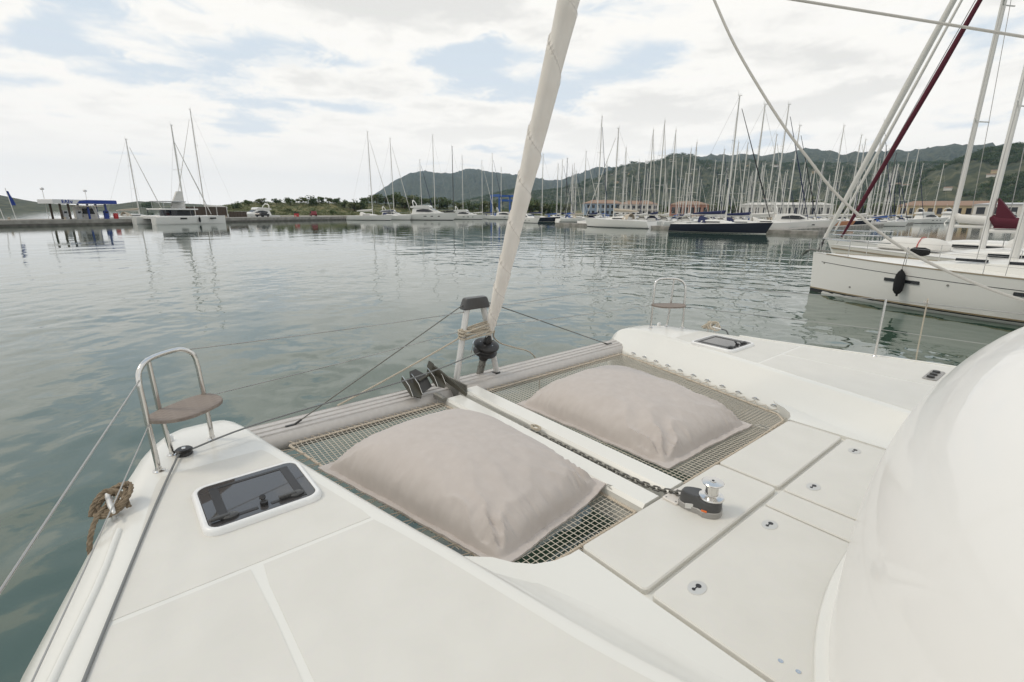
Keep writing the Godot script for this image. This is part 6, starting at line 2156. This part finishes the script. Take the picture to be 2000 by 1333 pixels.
func land() -> void:
	var nz := FastNoiseLite.new()
	nz.seed = 6
	nz.frequency = 0.02
	nz.fractal_octaves = 4
	var rows := []
	for j in 40:
		var row := PackedVector3Array()
		for i in 121:
			var a := deg_to_rad(lerpf(6.5, 118.0, i / 120.0))
			var r0 := lin(SHORE, rad_to_deg(a))
			if j == 0: row.push_back(Vector3(sin(a) * (r0 - 1.0), -1.0, -cos(a) * (r0 - 1.0)))
			else:
				var r := r0 + 1200.0 * pow((j - 1) / 38.0, 2.4)
				row.push_back(Vector3(sin(a) * r, land_height(a, r, nz), -cos(a) * r))
		rows.push_back(row)
	ground("land", direct_mesh(rows), M.bank_grass)
	# paved yard along the shore
	rows = []
	for j in 4:
		var row := PackedVector3Array()
		for i in 81:
			var a := deg_to_rad(lerpf(7.0, 116.0, i / 80.0))
			var r: float = lin(SHORE, rad_to_deg(a)) + [-0.5, 0.5, 12.0, 22.0][j]
			row.push_back(Vector3(sin(a) * r, [-0.5, 1.1, 1.13, 1.10][j], -cos(a) * r))
		rows.push_back(row)
	ground("yard", direct_mesh(rows), M.yard_gravel)
	hill("far_hill", [[-3400, 408], [-2600, 396], [-1500, 380], [-900, 366], [-500, 372], [-160, 374], [-60, 376], [0, 382], [50, 392], [90, 398], [170, 402], [230, 399], [270, 394], [310, 396], [380, 399], [470, 404], [520, 409]], 1500.0, M.hill_scrub, 3, 0.12, 8.0)
	hill("blue_mountain", [[690, 412], [705, 400], [735, 380], [770, 360], [800, 345], [830, 342], [860, 346], [890, 345], [915, 338], [940, 340], [975, 346], [1010, 348], [1060, 356], [1090, 358], [1130, 345], [1160, 336], [1200, 336], [1240, 345], [1330, 345]], 4500.0, M.hill_scrub, 8, 0.2, 3.0)
	hill("distant_ridge", [[1280, 360], [1310, 330], [1340, 318], [1380, 314], [1420, 313], [1480, 315], [1520, 310], [1550, 304], [1580, 306], [1620, 312], [1660, 310], [1720, 308], [1780, 304], [1830, 297], [1880, 298], [1940, 297], [2000, 297], [2100, 296], [2300, 290], [3000, 250], [4500, 240], [6000, 405]], 3600.0, M.hill_scrub, 12, 0.2, 8.0)
	var h3 := hill("wooded_hill", [[820, 411], [890, 398], [930, 390], [985, 378], [1010, 374], [1030, 378], [1060, 378], [1100, 372], [1150, 358], [1190, 342], [1225, 328], [1260, 329], [1285, 322], [1310, 315], [1335, 316], [1360, 325], [1400, 330], [1450, 326], [1500, 330], [1560, 332], [1650, 330], [1750, 328], [1850, 330]], 1900.0, M.hill_scrub, 21, 0.22)
	var h5 := hill("near_slope", [[1560, 409], [1620, 396], [1700, 378], [1760, 360], [1800, 340], [1850, 320], [1900, 307], [1960, 300], [2010, 298], [2100, 292], [2300, 285], [2800, 262], [3600, 245], [5000, 300], [6400, 405]], 1250.0, M.hill_scrub, 25, 0.22, 8.0)
	# woodland on the two nearer hills reads as one mass
	var canopy := leaf_crown(77, 60, 0.7)
	var fr := RandomNumberGenerator.new()
	for w in [[h3, 880.0, 1840.0, 5200, 7.0], [h5, 1580.0, 2150.0, 4200, 5.0]]:
		var mm := MultiMesh.new()
		mm.transform_format = MultiMesh.TRANSFORM_3D
		mm.mesh = canopy
		mm.instance_count = w[3]
		fr.seed = int(w[1])
		var gate := FastNoiseLite.new()
		gate.seed = 14
		gate.frequency = 0.006
		for i in w[3]:
			var p := Vector3.ZERO
			for tries in 6:
				p = w[0].call(fr.randf_range(w[1], w[2]), pow(fr.randf(), 0.8) * 0.99 + 0.01)
				if gate.get_noise_2d(p.x, p.z) > -0.08: break
			var s: float = w[4] * fr.randf_range(0.6, 1.5)
			mm.set_instance_transform(i, Transform3D(Basis(Vector3.UP, fr.randf() * TAU).scaled(Vector3(s, s * 0.8, s)), p + Vector3(0, s * 0.2, 0)))
		var mi := MultiMeshInstance3D.new()
		mi.name = numbered("forest")
		mi.multimesh = mm
		mi.material_override = M.leaf_0
		mi.set_meta("kind", "stuff")
		add_child(mi)
	# houses on the hillsides
	fr.seed = 41
	for k in 22:
		var near := k < 11
		var u := fr.randf_range(1700, 1990) if near else fr.randf_range(1180, 1640)
		var p: Vector3 = h5.call(u, fr.randf_range(0.2, 0.75)) if near else h3.call(u, fr.randf_range(0.15, 0.7))
		var o := thing("hill_house", "%s small pale house from the left on the %s" % [nth((k if near else k - 11) + 1), "near green slope" if near else "wooded hill"], "house", p, -az(u) + fr.randf_range(-0.5, 0.5), "houses on the hillsides")
		var s := 6.0 if near else 7.5
		block("wall", Vector3(s * 1.4, s * 0.6, s), Vector3(0, -1.0, 0), M.wall_white if k % 3 else M.wall_yellow, o)
		var mb := MB.new()
		mb.prism(PackedVector2Array([Vector2(-s * 0.6, 0), Vector2(s * 0.6, 0), Vector2(0, s * 0.2)]), -s * 0.75, s * 0.75, 0.0, Transform3D(Basis(Vector3.BACK, Vector3.RIGHT, Vector3.UP), Vector3(0, s * 0.6 - 1.0, 0)))
		part("roof", mb.commit(), M.roof_tile, o)
	# buildings behind the berths
	building("harbour_office", "pale blue two storey building with an orange roof behind the masts", 1176, 268, 20.0, 9.0, 5.8, 1.8, M.wall_blue, M.roof_tile, 2, 8, 0.25)
	var b := building("arcade_building", "white arcaded building with an orange roof right of the blue one", 1244, 262, 18.0, 9.0, 5.4, 1.8, M.wall_white, M.roof_tile, 2, 7, 0.1)
	for c in 8: block("column", Vector3(0.4, 5.3, 0.4), Vector3(-9.0 + 18.0 * c / 7.0, 0, 6.0), M.wall_white, b)
	block("balcony", Vector3(18.6, 0.3, 1.6), Vector3(0, 2.6, 5.35), M.wall_white, b)
	building("orange_building", "orange building with a low tiled roof behind the black sloop's hood", 1342, 256, 17.0, 10.0, 5.2, 1.7, M.wall_orange, M.roof_tile, 1, 6, 0.1)
	building("long_shed", "long low white building behind the masts right of black sloop", 1530, 282, 40.0, 10.0, 5.5, 1.2, M.wall_white, M.wall_white, 1, 12, 0.0)
	building("yellow_building", "yellow building with an orange roof at the right below the hills", 1855, 340, 44.0, 14.0, 5.2, 2.4, M.wall_yellow, M.roof_tile, 1, 12, 0.15, 2.2)
	building("white_hall", "plain white hall at the right edge behind the maroon cover", 1975, 320, 26.0, 12.0, 5.5, 0.8, M.wall_white, M.hull_grey, 1, 5, 0.0, 2.2)
	# blue boat hoist
	var a := az(984)
	var ho := thing("boat_hoist", "blue steel boat hoist frame behind the left pontoon row", "boat hoist", Vector3(sin(a) * 238, 1.2, -cos(a) * 238), -a + 0.5)
	for x in [-5.0, 5.0]:
		for z in [-4.0, 4.0]: block("leg", Vector3(0.6, 8.6, 0.6), Vector3(x, 0, z), M.steel_blue, ho)
		block("side_beam", Vector3(0.7, 0.9, 9.4), Vector3(x, 8.6, 0), M.steel_blue, ho)
	for z in [-4.0, 4.0]: block("cross_beam", Vector3(10.6, 0.9, 0.7), Vector3(0, 8.6 if z < 0 else 6.4, z), M.steel_blue, ho)
	# trees along the shore
	var crowns := []
	for k in 6: crowns.push_back(leaf_crown(200 + k, 520, [0.75, 0.9, 0.6, 1.1, 0.8, 0.7][k]))
	var trunk := MB.new()
	trunk.tube([Vector3(0, -0.3, 0), Vector3(0.05, 0.35, 0.02), Vector3(0.0, 0.8, 0.0)], [0.07, 0.05, 0.02], 6)
	trunk.tube([Vector3(0.04, 0.35, 0), Vector3(0.3, 0.75, 0.1)], [0.035, 0.012], 5)
	trunk.tube([Vector3(0.02, 0.4, 0), Vector3(-0.28, 0.8, -0.12)], [0.035, 0.012], 5)
	var tm := trunk.commit()
	var spots := []
	# [u along the picture, metres behind the shore, height]
	for q in [[285, -1, 6.5], [440, 45, 4.0], [462, 50, 4.5], [485, 58, 4.0], [510, 62, 4.5], [540, 66, 4.2], [566, 60, 4.8], [588, 64, 5.2], [607, 58, 6.0], [622, 62, 5.0], [640, 66, 4.2], [655, 60, 4.6], [672, 50, 5.0], [690, 42, 6.6], [702, 44, 5.8], [716, 60, 5.0], [735, 70, 6.0], [752, 62, 7.5], [770, 58, 8.5], [790, 52, 9.5], [803, 56, 8.0], [822, 70, 6.0], [840, 74, 6.5], [858, 62, 8.6], [872, 66, 7.5], [895, 70, 6.0], [915, 60, 6.4], [935, 56, 7.0], [955, 52, 7.5], [1018, 45, 8.0], [1035, 40, 8.8], [1052, 42, 9.0], [1070, 46, 7.8], [1090, 50, 7.0], [1112, 52, 6.4], [1300, 46, 6.5], [1392, 44, 7.0], [1410, 48, 6.5], [1440, 50, 7.5], [1462, 44, 6.4], [1566, 30, 12.5], [1586, 34, 10.5], [1606, 40, 9.0], [1640, 44, 8.0], [1670, 50, 8.5], [1700, 46, 9.0], [1730, 50, 8.0], [1755, 46, 8.5], [1785, 55, 8.0], [1920, 58, 8.5], [1950, 62, 8.0], [1990, 60, 9.0], [530, 30, 2.4], [575, 28, 2.6], [648, 26, 3.0], [560, 40, 2.8], [610, 36, 2.4]]:
		spots.push_back(q)
	var k := 0
	for q in spots:
		k += 1
		var aa := az(q[0])
		var r: float = (lin(SHORE, rad_to_deg(aa)) + q[1]) if q[1] >= 0 else 900.0
		var hh: float = q[2]
		var y := land_height(aa, r, nz) if q[1] >= 0 else 1.0
		if q[1] < 0: hh = 14.0
		if q[0] < 700 and q[1] >= 0: hh *= 0.82
		var low: bool = hh < 3.0
		var o := thing("bush" if low else "tree", "%s %s along the shore, counted from the left, %s" % [nth(k), "low bush" if low else "tree", ["dark green", "mid green", "olive green"][k % 3]], "bush" if low else "tree", Vector3(sin(aa) * r, y, -cos(aa) * r), k * 1.7, "trees along the shore")
		var t := part("trunk", tm, M.bark, o)
		t.scale = Vector3(hh * 0.8, hh * 0.8, hh * 0.8)
		var c := part("crown", crowns[k % 6], M["leaf_%d" % (k % 3)], o)
		c.scale = Vector3(hh * 0.74, hh * 0.62, hh * 0.74)
		c.position.y = hh * 0.44
	# reeds and scrub on the bank
	var mm := MultiMesh.new()
	mm.transform_format = MultiMesh.TRANSFORM_3D
	mm.mesh = leaf_crown(301, 46, 0.7)
	mm.instance_count = 2600
	fr.seed = 99
	for i in mm.instance_count:
		var aa := deg_to_rad(fr.randf_range(8.0, 46.0))
		var r := lin(SHORE, rad_to_deg(aa)) + 24.0 + 90.0 * pow(fr.randf(), 1.3)
		var s := fr.randf_range(0.5, 1.5)
		mm.set_instance_transform(i, Transform3D(Basis(Vector3.UP, fr.randf() * TAU).scaled(Vector3(s * 1.5, s, s * 1.5)), Vector3(sin(aa) * r, land_height(aa, r, nz) + 0.2, -cos(aa) * r)))
	var mi := MultiMeshInstance3D.new()
	mi.name = "scrub"
	mi.multimesh = mm
	mi.material_override = M.leaf_2
	mi.set_meta("kind", "stuff")
	add_child(mi)

func _ready() -> void:
	rng.seed = 7
	# camera
	var cam := Camera3D.new()
	cam.name = "camera"
	cam.rotation_order = EULER_ORDER_YXZ
	cam.position = Vector3(0, 3.3, 0)
	cam.rotation_degrees = Vector3(-14.885, -39.504, 0.3927)
	cam.fov = 69.83
	cam.near = 0.05
	cam.far = 20000.0
	add_child(cam)
	# bright overcast sky with openings, and the soft sun behind it
	var env := Environment.new()
	env.background_mode = Environment.BG_SKY
	var sky := Sky.new()
	var pan := PanoramaSkyMaterial.new()
	pan.panorama = ImageTexture.create_from_image(sky_image())
	sky.sky_material = pan
	env.sky = sky
	env.background_energy_multiplier = 1.16
	env.tonemap_mode = Environment.TONE_MAPPER_LINEAR
	env.tonemap_exposure = 1.12
	env.sdfgi_enabled = true
	env.ssao_enabled = true
	env.ssil_enabled = true
	env.fog_enabled = true
	env.fog_density = 0.00008
	env.fog_light_color = Color(0.74, 0.87, 1.0)
	var we := WorldEnvironment.new()
	we.name = "environment"
	we.environment = env
	add_child(we)
	var sun := DirectionalLight3D.new()
	sun.name = "sun"
	sun.light_energy = 0.3
	sun.light_angular_distance = 12.0
	sun.light_color = Color(1.0, 0.955, 0.88)
	sun.shadow_enabled = true
	sun.rotation_degrees = Vector3(-50, 230, 0)
	add_child(sun)
	materials()
	water()
	land()
	quay()
	fleet()
	near_yacht()
	side_yachts()
	build_boat()
	loose_gear()
